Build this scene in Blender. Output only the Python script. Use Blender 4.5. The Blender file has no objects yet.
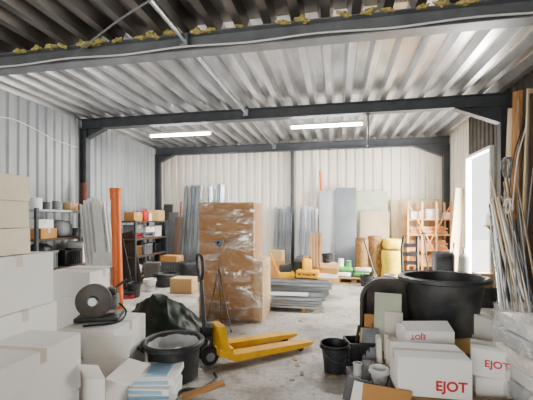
import bpy, bmesh, math, random
from mathutils import Vector, Matrix, Euler, Quaternion, noise
random.seed(11)
R=math.radians; PI=math.pi; V=Vector
C=bpy.context.scene.collection
# ------------------------------------------------------------------ camera model
TH=R(11.15); F=350.0; VH=219.0; H=1.65
sT,cT=math.sin(TH),math.cos(TH)
def ray(u):
    xc=(u-266.5)/F
    return (-sT+xc*cT, cT+xc*sT)
def flo(u,v,z=0.0):
    d=(H-z)*F/(v-VH); x,y=ray(u); return V((x*d,y*d,z))
def atd(u,d,z=0.0):
    x,y=ray(u); return V((x*d,y*d,z))
def onY(u,Y,z=0.0):
    x,y=ray(u); return V((x/y*Y,Y,z))
def onX(u,X,z=0.0):
    x,y=ray(u); return V((X,y/x*X,z))
XL,XR,YB,YF,ZR=-5.67,3.06,10.5,-3.2,3.90
# ------------------------------------------------------------------ materials
def lin(h):
    h=h.lstrip('#'); o=[]
    for i in (0,2,4):
        c=int(h[i:i+2],16)/255
        o.append(c/12.92 if c<=.04045 else ((c+.055)/1.055)**2.4)
    return (*o,1)
def mat(name,c,c2=None,rough=.6,metal=0,scale=6,bump=0,bscale=60,stretch=(1,1,1),lo=.35,hi=.65,coat=0,spec=.5):
    m=bpy.data.materials.new(name); m.use_nodes=True
    nt=m.node_tree; N=nt.nodes; L=nt.links
    b=N['Principled BSDF']; b.inputs['Roughness'].default_value=rough; b.inputs['Metallic'].default_value=metal
    b.inputs['Coat Weight'].default_value=coat; b.inputs['Specular IOR Level'].default_value=spec
    tc=N.new('ShaderNodeTexCoord'); mp=N.new('ShaderNodeMapping'); mp.inputs['Scale'].default_value=stretch
    L.new(tc.outputs['Object'],mp.inputs['Vector'])
    nz=N.new('ShaderNodeTexNoise'); nz.inputs['Scale'].default_value=scale; nz.inputs['Detail'].default_value=6
    L.new(mp.outputs[0],nz.inputs['Vector'])
    cr=N.new('ShaderNodeValToRGB'); cr.color_ramp.elements[0].position=lo; cr.color_ramp.elements[1].position=hi
    cr.color_ramp.elements[0].color=lin(c); cr.color_ramp.elements[1].color=lin(c2 or c)
    L.new(nz.outputs['Fac'],cr.inputs[0]); L.new(cr.outputs[0],b.inputs['Base Color'])
    if bump:
        n2=N.new('ShaderNodeTexNoise'); n2.inputs['Scale'].default_value=bscale; n2.inputs['Detail'].default_value=4
        L.new(mp.outputs[0],n2.inputs['Vector'])
        bp=N.new('ShaderNodeBump'); bp.inputs['Strength'].default_value=bump; bp.inputs['Distance'].default_value=.02
        L.new(n2.outputs['Fac'],bp.inputs['Height']); L.new(bp.outputs[0],b.inputs['Normal'])
    return m
def emis(name,c,s):
    m=bpy.data.materials.new(name); m.use_nodes=True; nt=m.node_tree
    nt.nodes.clear(); e=nt.nodes.new('ShaderNodeEmission'); e.inputs[0].default_value=lin(c); e.inputs[1].default_value=s
    o=nt.nodes.new('ShaderNodeOutputMaterial'); nt.links.new(e.outputs[0],o.inputs[0]); return m
def film(name,lo,hi,milky,scale=3,rough=.15,stretch=(.7,.7,2.2),dist=.10):
    """clear stretch film: see-through, soft glossy sheen with gentle wrinkles"""
    m=bpy.data.materials.new(name); m.use_nodes=True; nt=m.node_tree; N=nt.nodes; L=nt.links; N.clear()
    out=N.new('ShaderNodeOutputMaterial'); mx=N.new('ShaderNodeMixShader'); tr=N.new('ShaderNodeBsdfTransparent'); gl=N.new('ShaderNodeBsdfGlossy'); di=N.new('ShaderNodeBsdfDiffuse'); m2=N.new('ShaderNodeMixShader')
    gl.inputs['Roughness'].default_value=rough; gl.inputs['Color'].default_value=(.95,.94,.92,1); di.inputs['Color'].default_value=(.88,.86,.83,1); m2.inputs[0].default_value=milky
    tc=N.new('ShaderNodeTexCoord'); mp=N.new('ShaderNodeMapping'); mp.inputs['Scale'].default_value=stretch; mp.inputs['Rotation'].default_value=(.35,.5,.2)
    nz=N.new('ShaderNodeTexNoise'); nz.inputs['Scale'].default_value=scale; nz.inputs['Detail'].default_value=5; nz.inputs['Distortion'].default_value=.9
    cr=N.new('ShaderNodeValToRGB'); e=cr.color_ramp.elements
    e[0].position=.42; e[0].color=(lo,)*3+(1,); e[1].position=.70; e[1].color=(hi,)*3+(1,)
    bp=N.new('ShaderNodeBump'); bp.inputs['Strength'].default_value=1; bp.inputs['Distance'].default_value=dist
    L.new(tc.outputs['Object'],mp.inputs[0]); L.new(mp.outputs[0],nz.inputs['Vector']); L.new(nz.outputs['Fac'],cr.inputs[0])
    L.new(nz.outputs['Fac'],bp.inputs['Height']); L.new(bp.outputs[0],gl.inputs['Normal'])
    L.new(gl.outputs[0],m2.inputs[1]); L.new(di.outputs[0],m2.inputs[2])
    L.new(cr.outputs[0],mx.inputs[0]); L.new(tr.outputs[0],mx.inputs[1]); L.new(m2.outputs[0],mx.inputs[2]); L.new(mx.outputs[0],out.inputs[0])
    return m
K={}
K['conc']=mat('concrete_floor','#9f9b93','#c4bfb5',rough=.5,scale=1.1,bump=.12,bscale=30,lo=.34,hi=.64)
_nt=K['conc'].node_tree; _N=_nt.nodes; _L=_nt.links; _b=_N['Principled BSDF']; _cr=[n for n in _N if n.bl_idname=='ShaderNodeValToRGB'][0]; _mp=[n for n in _N if n.bl_idname=='ShaderNodeMapping'][0]
def _layer(src,scale,p0,p1,dark,fac,blend='MULTIPLY',light=(1,1,1,1)):
    n=_N.new('ShaderNodeTexNoise'); n.inputs['Scale'].default_value=scale; n.inputs['Detail'].default_value=9; _L.new(_mp.outputs[0],n.inputs['Vector'])
    r=_N.new('ShaderNodeValToRGB'); r.color_ramp.elements[0].position=p0; r.color_ramp.elements[0].color=dark; r.color_ramp.elements[1].position=p1; r.color_ramp.elements[1].color=light
    _L.new(n.outputs['Fac'],r.inputs[0]); m=_N.new('ShaderNodeMix'); m.data_type='RGBA'; m.blend_type=blend; m.inputs[0].default_value=fac
    _L.new(src,m.inputs[6]); _L.new(r.outputs[0],m.inputs[7]); return m.outputs[2]
_s=_layer(_cr.outputs[0],18,.36,.55,(.48,.46,.43,1),.5)
_s=_layer(_s,2.2,.36,.52,(.5,.45,.38,1),.6)
_s=_layer(_s,7,.32,.44,(.4,.37,.34,1),.55)
_s=_layer(_s,45,.62,.70,(0,0,0,1),.35,'ADD',(.5,.5,.5,1))
_L.new(_s,_b.inputs['Base Color'])
K['yard']=mat('pale_yard','#e8e6e0','#dcd9d2',rough=.9,scale=2)
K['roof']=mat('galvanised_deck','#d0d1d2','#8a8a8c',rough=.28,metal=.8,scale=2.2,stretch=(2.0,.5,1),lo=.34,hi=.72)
K['roof_f']=mat('shaded_deck','#6a645e','#35302c',rough=.35,metal=.6,scale=1.6,stretch=(2,.4,1),lo=.36,hi=.66)  # same deck metal, with the shade of the near bay put into its colour
K['wall_l']=mat('white_grey_sheet','#a6a9aa','#8a8e91',rough=.5,metal=.12,scale=1.5,stretch=(1,1,.3))
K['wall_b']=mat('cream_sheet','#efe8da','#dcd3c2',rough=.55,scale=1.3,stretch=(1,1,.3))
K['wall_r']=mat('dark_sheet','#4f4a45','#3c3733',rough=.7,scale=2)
K['steel']=mat('painted_grey_steel','#777b7f','#66696d',rough=.45,metal=.2,scale=4)
K['steel_d']=mat('dark_grey_steel','#3d4145','#484b4e',rough=.5,metal=.2,scale=4)
K['galv']=mat('galvanised_steel','#b0b6ba','#858b90',rough=.3,metal=.85,scale=9,stretch=(1,1,.2))
K['galv2']=mat('silver_galvanised_steel','#c6cace','#9a9fa4',rough=.3,metal=.7,scale=9,stretch=(1,1,.2))
K['foam']=mat('yellow_foam','#cdbd78','#a29350',rough=.95,scale=18,bump=.8,bscale=40)
K['wcard']=mat('white_card','#ebe7de','#cfc9bc',rough=.8,scale=3.5,bump=.03,bscale=80,lo=.54,hi=.9)
K['wcard2']=mat('cool_white_card','#f1efea','#d9d5cc',rough=.75,scale=3,bump=.03,bscale=80,lo=.54,hi=.92)
K['card']=mat('brown_card','#b88548','#ae7a3f',rough=.8,scale=1.0)
K['card_d']=mat('dark_brown_card','#b38044','#a8743c',rough=.8,scale=1.5)
K['card_l']=mat('light_brown_card','#d0ad7a','#c29b66',rough=.8,scale=2)
K['tape']=mat('clear_brown_tape','#d0c7b5','#c6baa4',rough=.3,scale=5)
K['eps']=mat('cream_foam_board','#f3e9cf','#e4d6b4',rough=.9,scale=5,bump=.2,bscale=90,lo=.45,hi=.8)
K['blackp']=mat('black_plastic','#17181a','#222326',rough=.42,scale=9,bump=.03,bscale=60)
K['blackd']=mat('dusty_black_plastic','#222326','#474643',rough=.5,scale=5,lo=.5,hi=.85)
K['tubgrey']=mat('dusty_dark_grey_tub','#2f3033','#5c5a56',rough=.45,scale=3.5,lo=.46,hi=.82)
K['tubbrown']=mat('grey_brown_tub','#4b4540','#6a625a',rough=.55,scale=4,lo=.45,hi=.8)
K['greyp']=mat('grey_plastic','#83868a','#6f7275',rough=.5,scale=9)
K['dgrey']=mat('dark_grey_plastic','#45474a','#545557',rough=.55,scale=5)
K['bag']=mat('black_green_film','#142013','#1e2a1c',rough=.5,scale=5,bump=.2,bscale=10,spec=.35)
K['orange']=mat('orange_pipe','#ee7420','#dd641a',rough=.4,scale=4)
K['redp']=mat('red_plastic','#b8281e','#a4231a',rough=.45,scale=6)
K['yellow']=mat('yellow_paint','#f0b40e','#d69c0a',rough=.42,scale=6)
K['yelroll']=mat('yellow_wool','#ecd02a','#d2b21e',rough=.95,scale=18,bump=.4,bscale=50)
K['white']=mat('white_plastic','#ececea','#e0e0dc',rough=.45,scale=8)
K['powder']=mat('grey_white_powder_bag','#d0d0ce','#b4b4b2',rough=.6,scale=6,bump=.6,bscale=9)
K['wood']=mat('raw_timber','#b0814a','#8a5f34',rough=.75,scale=4,stretch=(9,9,.8))
K['wood_f']=mat('faded_timber','#b09a7c','#84715a',rough=.8,scale=4,stretch=(9,9,.8))
K['wood_o']=mat('orange_lit_timber','#f0b474','#e29e5a',rough=.7,scale=4,stretch=(2,2,2))  # orange tint carries the warm light that falls on the timber near the doorway
K['wood_p']=mat('pale_timber','#dccaa6','#c8b188',rough=.75,scale=4,stretch=(9,9,.8))
K['wood_d']=mat('dark_timber','#5a4636','#443428',rough=.75,scale=4,stretch=(9,9,.8))
K['palletw']=mat('pallet_timber','#a08059','#85663f',rough=.85,scale=5,stretch=(1,8,8))
K['pgrn']=mat('pale_green_board','#c8cfb8','#b8c0a8',rough=.7,scale=4)
K['pink']=mat('pale_beige_board','#dfc8a8','#d0b792',rough=.8,scale=3)
K['gpan']=mat('grey_panel','#7f8489','#6f7479',rough=.5,scale=2)
K['lpan']=mat('light_grey_panel','#b4b8ba','#a5a9ab',rough=.5,scale=2)
K['blue']=mat('blue_print','#2b6fae','#3c86c4',rough=.5,scale=6)
K['cyan']=mat('pale_blue_print','#9fc4da','#8ab4ce',rough=.5,scale=6)
K['green']=mat('green_plastic','#4f9a4a','#3f873c',rough=.5,scale=5)
K['red']=mat('red_print','#c41a22','#c41a22',rough=.5)
K['rubber']=mat('rubber','#151515','#222222',rough=.8,scale=12)
K['chrome']=mat('bright_steel','#c9cccf','#b4b8bc',rough=.2,metal=.9)
K['gas']=mat('grey_cylinder_paint','#7f8280','#6c6f6d',rough=.45,scale=4)
K['brown']=mat('brown_fabric','#5e3526','#4a281c',rough=.9,scale=12)
K['broll']=mat('brown_felt_roll','#94703f','#6f4f28',rough=.95,scale=14,bump=.3,bscale=40)
K['ltube']=emis('lamp_tube','#f8f9ff',90)
K['lens']=mat('glass_dark','#202a30','#182024',rough=.1)
K['film']=film('stretch_film',.08,.50,.25,2.6,.08,dist=.085)
K['film2']=film('cloudy_film',.15,.65,.55,6,.15,(1,1,1.6))
K['paper']=mat('paper_sheet','#ece7da','#e0d8c6',rough=.8,scale=6)
# ------------------------------------------------------------------ mesh builder
def smooth(pts,n=6,closed=False):
    P=[V(p) for p in pts]; out=[]; m=len(P)
    rng=range(m if closed else m-1)
    for i in rng:
        p0=P[(i-1)%m] if (closed or i>0) else P[0]; p1=P[i]; p2=P[(i+1)%m]; p3=P[(i+2)%m] if (closed or i+2<m) else P[-1]
        for k in range(n):
            t=k/n
            out.append(.5*((2*p1)+(p2-p0)*t+(2*p0-5*p1+4*p2-p3)*t*t+(3*p1-p0-3*p2+p3)*t**3))
    if not closed: out.append(P[-1])
    return out
def rrect(w,d,r,z,k=4,cx=0,cy=0):
    o=[]
    for sx,sy,a0 in ((1,1,0),(-1,1,90),(-1,-1,180),(1,-1,270)):
        for i in range(k+1):
            a=R(a0+90*i/k); o.append(V((cx+sx*(w/2-r)+r*math.cos(a),cy+sy*(d/2-r)+r*math.sin(a),z)))
    return o
class MB:
    def __init__(s): s.bm=bmesh.new()
    def box(s,c,sz,rot=None,bev=0,seg=2):
        m=Matrix.Translation(V(c))@(Euler(rot).to_matrix().to_4x4() if rot else Matrix.Identity(4))@Matrix.Diagonal((sz[0],sz[1],sz[2],1))
        r=bmesh.ops.create_cube(s.bm,size=1,matrix=m)
        if bev:
            ed=list({e for v in r['verts'] for e in v.link_edges})
            bmesh.ops.bevel(s.bm,geom=ed,offset=bev,segments=seg,affect='EDGES',profile=.5)
        return s
    def loft(s,secs,cap=(True,True),closed=False):
        bm=s.bm; rows=[[bm.verts.new(p) for p in sec] for sec in secs]
        n=len(rows[0]); m=len(rows)
        for i in range(m if closed else m-1):
            a=rows[i]; b=rows[(i+1)%m]
            for j in range(n): bm.faces.new((a[j],a[(j+1)%n],b[(j+1)%n],b[j]))
        if not closed:
            if cap[0]: bm.faces.new(list(reversed(rows[0])))
            if cap[1]: bm.faces.new(rows[-1])
        return s
    def tube(s,pts,r,n=8,closed=False):
        P=[V(p) for p in pts]; m=len(P); secs=[]; up=None
        for i in range(m):
            if closed: t=P[(i+1)%m]-P[i-1]
            else: t=P[min(i+1,m-1)]-P[max(i-1,0)]
            t.normalize()
            if up is None: up=t.orthogonal().normalized()
            else:
                up=(up-t*up.dot(t))
                if up.length<1e-6: up=t.orthogonal()
                up.normalize()
            w=t.cross(up); rr=r[i] if isinstance(r,(list,tuple)) else r
            secs.append([P[i]+(up*math.cos(2*PI*j/n)+w*math.sin(2*PI*j/n))*rr for j in range(n)])
        return s.loft(secs,closed=closed)
    def lathe(s,prof,n=24,c=(0,0,0),M=None,sx=1,sy=1):
        bm=s.bm; c=V(c); rows=[]
        def tr(p):
            p=V(p); p=M@p if M else p
            return p+c
        for r,z in prof:
            if r<1e-6: rows.append([bm.verts.new(tr((0,0,z)))])
            else: rows.append([bm.verts.new(tr((r*sx*math.cos(2*PI*j/n),r*sy*math.sin(2*PI*j/n),z))) for j in range(n)])
        for a,b in zip(rows,rows[1:]):
            for j in range(n):
                k=(j+1)%n
                if len(a)==1 and len(b)==1: continue
                if len(a)==1: bm.faces.new((a[0],b[j],b[k]))
                elif len(b)==1: bm.faces.new((a[j],a[k],b[0]))
                else: bm.faces.new((a[j],a[k],b[k],b[j]))
        return s
    def prism(s,pts,vec):
        vec=V(vec); return s.loft([[V(p) for p in pts],[V(p)+vec for p in pts]])
    def sheet(s,pts,vec):
        vec=V(vec); a=[s.bm.verts.new(V(p)) for p in pts]; b=[s.bm.verts.new(V(p)+vec) for p in pts]
        for i in range(len(a)-1): s.bm.faces.new((a[i],a[i+1],b[i+1],b[i]))
        return s
    def blob(s,c,sz,e=.45,amp=.0,fr=3,seed=0,nu=20,nv=14):
        c=V(c); sg=lambda x,p: math.copysign(abs(x)**p,x)
        rows=[]
        for i in range(nv+1):
            ph=-PI/2+PI*i/nv; row=[]
            for j in range(nu):
                th=2*PI*j/nu
                p=V((sg(math.cos(ph),e)*sg(math.cos(th),e)*sz[0]/2,sg(math.cos(ph),e)*sg(math.sin(th),e)*sz[1]/2,sg(math.sin(ph),e)*sz[2]/2))
                if amp: p*=1+amp*noise.noise(V((p.x*fr+seed*7.3,p.y*fr,p.z*fr)))
                row.append(p+c)
                if i in (0,nv): break
            rows.append([s.bm.verts.new(p) for p in row])
        for a,b in zip(rows,rows[1:]):
            for j in range(nu):
                k=(j+1)%nu
                if len(a)==1: s.bm.faces.new((a[0],b[k],b[j]))
                elif len(b)==1: s.bm.faces.new((a[j],a[k],b[0]))
                else: s.bm.faces.new((a[j],a[k],b[k],b[j]))
        return s
    def build(s,name,m,parent=None,ang=35,label=None,recalc=True):
        if recalc: bmesh.ops.recalc_face_normals(s.bm,faces=s.bm.faces[:])
        me=bpy.data.meshes.new(name); s.bm.to_mesh(me); s.bm.free(); me.materials.append(m)
        for p in me.polygons: p.use_smooth=True
        me.set_sharp_from_angle(angle=R(ang))
        o=bpy.data.objects.new(name,me); C.objects.link(o)
        if parent: o.parent=parent
        if label: o['label']=label
        return o
def tag(o,label,cat,group=None):
    o['label']=label; o['category']=cat
    if group: o['group']=group
    return o
def thing(name,label,cat,loc=(0,0,0),rz=0,group=None):
    o=bpy.data.objects.new(name,None); C.objects.link(o); o.empty_display_size=.1
    o.location=loc; o.rotation_euler=(0,0,R(rz)); return tag(o,label,cat,group)
def solo(mb,name,m,label,cat,loc=(0,0,0),rz=0,group=None,ang=35):
    o=mb.build(name,m,None,ang); o.location=loc; o.rotation_euler=(0,0,R(rz)); return tag(o,label,cat,group)
def struct(mb,name,m,parent=None,ang=35):
    o=mb.build(name,m,parent,ang)
    if not parent: o['kind']='structure'
    return o
def dup(o,label=None,loc=None,rz=None,group=None):
    r=o.copy(); C.objects.link(r)
    if loc is not None: r.location=loc
    if rz is not None: r.rotation_euler=(0,0,R(rz))
    if label: r['label']=label
    if group: r['group']=group
    for ch in list(o.children):
        c=ch.copy(); C.objects.link(c); c.parent=r
        for g in ch.children:
            d=g.copy(); C.objects.link(d); d.parent=c
    return r
def aim(o,base,top,roll=0):
    d=(V(top)-V(base)); q=d.to_track_quat('Z','Y')
    if roll: q=q@Quaternion((0,0,1),R(roll))
    o.location=base; o.rotation_euler=q.to_euler(); return o
def lean(o,base,dx,dy,L,roll=0):
    h=math.sqrt(max(.01,L*L-dx*dx-dy*dy)); return aim(o,base,V(base)+V((dx,dy,h)),roll)
def text(parent,s,size,loc,rot,m,off=0,shear=0):
    cu=bpy.data.curves.new('t','FONT'); cu.body=s; cu.size=size; cu.extrude=.0006; cu.offset=off; cu.shear=shear; cu.align_x='CENTER'; cu.align_y='CENTER'
    t=bpy.data.objects.new('t',cu); C.objects.link(t); bpy.context.view_layer.update()
    me=bpy.data.meshes.new_from_object(t.evaluated_get(bpy.context.evaluated_depsgraph_get())); bpy.data.objects.remove(t)
    me.materials.clear(); me.materials.append(m)
    o=bpy.data.objects.new('printed_text',me); C.objects.link(o); o.parent=parent; o.location=loc; o.rotation_euler=[R(a) for a in rot]; return o
# ------------------------------------------------------------------ the shell
def corr(a0,a1,pitch,depth,flat,slope):
    out=[]; a=a0
    while a<a1-1e-4:
        for da,h in ((0,0),(flat,0),(flat+slope,1),(pitch-slope,1)):
            if a+da<=a1: out.append((a+da,h*depth))
        a+=pitch
    out.append((a1,0)); return out
fl=MB().box((( XL+XR)/2,(YF+YB)/2,-.1),(XR-XL+.3,YB-YF+.3,.2)); struct(fl,'floor',K['conc'])
gr=MB().box((0,4,-.3),(60,60,.2)); struct(gr,'ground',K['yard'])
rf=MB().sheet([(a,4.06,ZR+h) for a,h in corr(XL-.1,XR+.1,.33,.13,.10,.045)],(0,YB-4.06+.1,0)); struct(rf,'ceiling',K['roof'],ang=20)
rf=MB().sheet([(a,YF,ZR+h) for a,h in corr(XL-.1,XR+.1,.33,.13,.10,.045)],(0,4.06-YF,0)); struct(rf,'ceiling_front',K['roof_f'],ang=20)  # near bay sheet, its shade painted in by the darker deck colour
wl=MB().sheet([(XL-h,a,0) for a,h in corr(YF,YB,.21,.035,.1,.025)],(0,0,ZR+.14)); struct(wl,'wall_left',K['wall_l'],ang=20)
wb=MB().sheet([(a,YB+h,0) for a,h in corr(XL,XR,.25,.035,.13,.025)],(0,0,ZR+.14)); struct(wb,'wall_back',K['wall_b'],ang=20)
DY0,DY1,DZ=7.70,8.95,3.05
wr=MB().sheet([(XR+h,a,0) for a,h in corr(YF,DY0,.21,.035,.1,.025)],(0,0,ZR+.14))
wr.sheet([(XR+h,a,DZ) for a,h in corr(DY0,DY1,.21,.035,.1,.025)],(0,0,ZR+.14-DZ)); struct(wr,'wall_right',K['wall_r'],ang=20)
wr2=MB().sheet([(XR+h,a,0) for a,h in corr(DY1,YB,.21,.035,.1,.025)],(0,0,ZR+.14)); struct(wr2,'wall_right_rear',K['wall_b'],ang=20)
gx0,gx1,gz=-4.2,1.4,2.7
wf=MB().box(((XL+gx0)/2,YF,2),(gx0-XL,.08,4)).box(((XR+gx1)/2,YF,2),(XR-gx1,.08,4)).box(((gx0+gx1)/2,YF,(gz+4)/2),(gx1-gx0,.08,4-gz)); struct(wf,'wall_front',K['wall_l'])
dj=MB().box((XR,DY0-.03,DZ/2),(.12,.06,DZ)).box((XR,DY1+.03,DZ/2),(.12,.06,DZ)).box((XR,(DY0+DY1)/2,DZ+.03),(.12,DY1-DY0+.12,.06)); struct(dj,'trim_1',K['white'])
def ibeam(L,h,w,tf=.014,tw=.012):
    p=[(-w/2,0),(w/2,0),(w/2,tf),(tw/2,tf),(tw/2,h-tf),(w/2,h-tf),(w/2,h),(-w/2,h),(-w/2,h-tf),(-tw/2,h-tf),(-tw/2,tf),(-w/2,tf)]
    return MB().prism([(-L/2,a,b) for a,b in p],(L,0,0))
tn=2; FY2=7.0
for fi,(Y,m) in enumerate(((4.05,K['steel']),(FY2,K['steel_d']),(10.36,K['steel_d']))):
    b=ibeam(XR-XL-.02,.22,.18)
    o=struct(b,'trim_%d'%tn,m); tn+=1; o.location=((XL+XR)/2,Y,ZR-.22)
    for sx,X in ((1,XL+.09),(-1,XR-.09)):
        h=ZR-.22; c=MB()
        w,hh,tf,tw=.14,.16,.014,.012
        p=[(-hh/2,-w/2),(-hh/2+tf,-w/2),(-hh/2+tf,-tw/2),(hh/2-tf,-tw/2),(hh/2-tf,-w/2),(hh/2,-w/2),(hh/2,w/2),(hh/2-tf,w/2),(hh/2-tf,tw/2),(-hh/2+tf,tw/2),(-hh/2+tf,w/2),(-hh/2,w/2)]
        c.prism([(X+a,Y+bb,0) for a,bb in p],(0,0,h))
        c.box((X,Y,.01),(.24,.24,.02))
        x0=X+sx*.08; lw,dh=(.45,.2) if sx>0 else (.75,.3)
        c.prism([(x0,Y-.006,h),(x0+sx*lw,Y-.006,h),(x0,Y-.006,h-dh)],(0,.012,0))
        c.prism([(x0,Y-.08,h-dh),(x0+sx*lw,Y-.08,h),(x0+sx*lw,Y-.08,h-.014),(x0,Y-.08,h-dh-.014)],(0,.16,0))
        struct(c,'trim_%d'%tn,m); tn+=1
mp=MB().box((-1.27,YB-.08,1.84),(.09,.09,3.68)).box((-1.27,YB-.08,.01),(.2,.15,.02)); struct(mp,'trim_%d'%tn,K['steel_d']); tn+=1
for y0,y1 in ((.6,3.95),(4.15,FY2-.1),(FY2+.1,10.26)):
    t=MB().tube([(-1.78,y0,3.80),(-1.78,y1,3.80)],.03,10).box((-1.78,y1-.04,3.80),(.1,.03,.13)).box((-1.78,y0+.04,3.80),(.1,.03,.13)); struct(t,'trim_%d'%tn,K['galv']); tn+=1
# yellow foam plugs tucked into the ribs on top of the front beam
foms=[]
for v_ in range(3):
    fb=MB(); sd=v_*5
    fb.blob((0,0,.0),(.15,.09,.07),e=.95,amp=.9,fr=26,seed=sd,nu=16,nv=10).blob((.06,.01,-.012),(.09,.07,.05),e=.95,amp=.9,fr=28,seed=sd+1,nu=12,nv=8).blob((-.07,-.01,.012),(.08,.06,.05),e=.95,amp=.9,fr=30,seed=sd+2,nu=12,nv=8).blob((.0,-.02,.03),(.07,.05,.05),e=.95,amp=.9,fr=32,seed=sd+3,nu=12,nv=8)
    foms.append(fb.build('foam_plug',K['foam']))
x=XL+.02; i=0
while x<XR-.1:
    if random.random()<.9 or i<3:
        src=foms[i%3]; n=src if i<3 else src.copy()
        if i>=3: C.objects.link(n)
        n.location=(x+random.uniform(-.06,.06),3.93,ZR-.012+random.uniform(-.012,.012)); n.rotation_euler=(0,random.uniform(-.3,.3),random.uniform(-.25,.25)+(PI if random.random()<.5 else 0))
        k_=random.uniform(.55,.95); n.scale=(k_*random.uniform(.8,1.2),k_,k_*random.uniform(.7,1.0))
        tag(n,'ragged pale yellow foam tuft squeezed into a roof rib on top of the front beam','insulation','foam plugs along the front beam'); i+=1
    x+=.25
# ------------------------------------------------------------------ lamps
def luminaire(label,loc,rz):
    t=thing('fluorescent_lamp',label,'lamp',loc,rz,'fluorescent lamps under the roof')
    MB().prism([(-.77,-.045,.03),(-.77,.045,.03),(-.77,.03,.08),(-.77,-.03,.08)],(1.54,0,0)).build('housing',K['white'],t)
    MB().tube([(-.74,0,0),(.74,0,0)],.026,12).build('tube',K['ltube'],t)
    for s in (-1,1):
        MB().box((s*.755,0,.012),(.03,.06,.07),bev=.006).build('end_cap',K['white'],t)
        MB().tube([(s*.5,0,.08),(s*.5,0,ZR-loc[2]+.03)],.005,6).build('hanger',K['steel'],t)
    return t
p=atd(180,8.2); luminaire('left fluorescent lamp, hung nearer the white-grey left wall',(p.x,p.y,3.62),0)
p=atd(326,7.41); luminaire('right fluorescent lamp, hung in front of the middle post',(p.x,p.y,3.62),0)
p=onY(368,7.0); solo(MB().tube([(0,0,.02),(0,0,-.62)],.018,8).box((0,0,-.01),(.08,.08,.03)).tube([(0,0,-.62),(.0,-.05,-.66)],.022,8),'conduit_drop',K['steel_d'],'short dark pipe hanging from the second beam','pipe',(p.x,FY2,3.68))
def cable(name,label,pts,r,m,cat='cable',n=6): return solo(MB().tube(smooth(pts,n),r,6),name,m,label,cat)
cable('electric_cable','pale cable running along the lower flange of the front beam',[(XL+.3,3.94,3.72)]+[(-5+i*.8,3.945,3.715+.012*(-1)**i) for i in range(10)]+[(XR-.2,3.94,3.72)],.011,K['white'])
cable('electric_cable','thin white cable drooping along the top of the left wall',[(XL+.01,4.3,3.2),(XL+.01,5.1,3.42),(XL+.01,5.6,3.40),(XL+.01,6.2,3.28),(XL+.01,6.85,3.25)],.009,K['white'])
cable('electric_cable','cable looping across the roof from the front beam',[(-3.2,3.93,3.82),(-2.2,3.3,3.75),(-1.3,2.9,3.8),(-.6,2.4,3.88)],.01,K['greyp'])
# ------------------------------------------------------------------ builders
def carton(label,size,loc,rz=0,m=None,tape=True,opened=False,group=None,name='carton',cat='box',flapa=(120,100,130,110),half=False):
    w,d,h=size; m=m or K['wcard']; t=thing(name,label,cat,loc,rz,group)
    if not opened:
        MB().box((0,0,h/2-.002),(w,d,h-.004),bev=.004,seg=1).build('body',m,t)
        MB().box((0,d/4,h-.002),(w-.006,d/2-.005,.005)).build('flap',m,t)
        if half:
            f=MB().box((0,0,d/4),(w-.01,.006,d/2)).build('flap',m,t); f.location=(0,-d/2+.004,h-.001); f.rotation_euler=(R(-62),0,R(2))
        else: MB().box((0,-d/4,h-.002),(w-.006,d/2-.005,.005)).build('flap',m,t)
        if tape and not half:
            MB().box((0,0,h+.0015),(w+.003,.05,.0015)).box((w/2+.0015,0,h-.04),(.0015,.05,.084)).box((-w/2-.0015,0,h-.04),(.0015,.05,.084)).build('tape',K['tape'],t)
    else:
        k=.008
        MB().box((0,0,k/2),(w,d,k)).box((w/2-k/2,0,h/2),(k,d,h)).box((-w/2+k/2,0,h/2),(k,d,h)).box((0,d/2-k/2,h/2),(w,k,h)).box((0,-d/2+k/2,h/2),(w,k,h)).build('body',m,t)
        for i,(nx,ny) in enumerate(((1,0),(0,1),(-1,0),(0,-1))):
            L=(w if nx else d)*.45; W=(d if nx else w)-.01; a=R(flapa[i])
            f=MB().box((0,0,L/2),(W,.006,L)).build('flap',m,t)
            f.location=(nx*w/2,ny*d/2,h); f.rotation_euler=(-a,0,math.atan2(ny,nx)-PI/2)
    return t
def bucket(label,rt,rb,h,m,loc,rz=0,handle=True,name='bucket',fill=None,group=None,cat='bucket'):
    t=thing(name,label,cat,loc,rz,group); e=.012
    MB().lathe([(0,0),(rb-.008,0),(rb,.008),(rt-.01,h-.05),(rt+e,h-.048),(rt+e,h-.035),(rt-.004,h-.033),(rt,h-.01),(rt+.008,h-.004),(rt,h),(rt-.01,h-.006),(rb-.012,.02),(0,.02)],28).build('body',m,t)
    if handle:
        pts=[(rt*math.cos(PI*i/12)*1.03,-.01-rt*.85*math.sin(PI*i/12),h-.04-.13*math.sin(PI*i/12)) for i in range(13)]
        MB().tube(pts,.005,6).build('handle',K['steel_d'],t)
    if fill: MB().lathe([(0,h*.72),(rb+(rt-rb)*.7-.02,h*.70)],24).build('contents',fill,t)
    return t
def tub(label,R1,R0,h,m,loc,rz=0,name='mortar_tub',group=None,lip=.02,sy=1):
    t=thing(name,label,'tub',loc,rz,group)
    MB().lathe([(0,0),(R0-.02,0),(R0,.02),(R1-.025,h-.07),(R1+lip*.4,h-.065),(R1+lip,h-.05),(R1+lip,h-.015),(R1+lip*.3,h),(R1-.02,h-.012),(R0-.02,.03),(0,.03)],40,sy=sy).build('body',m,t)
    for s in (-1,1):
        MB().tube(smooth([(s*(R1-.01),-.1,h-.09),(s*(R1+.05),-.07,h-.06),(s*(R1+.06),0,h-.055),(s*(R1+.05),.07,h-.06),(s*(R1-.01),.1,h-.09)],4),.012,8).build('handle',m,t)
    return t
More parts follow.
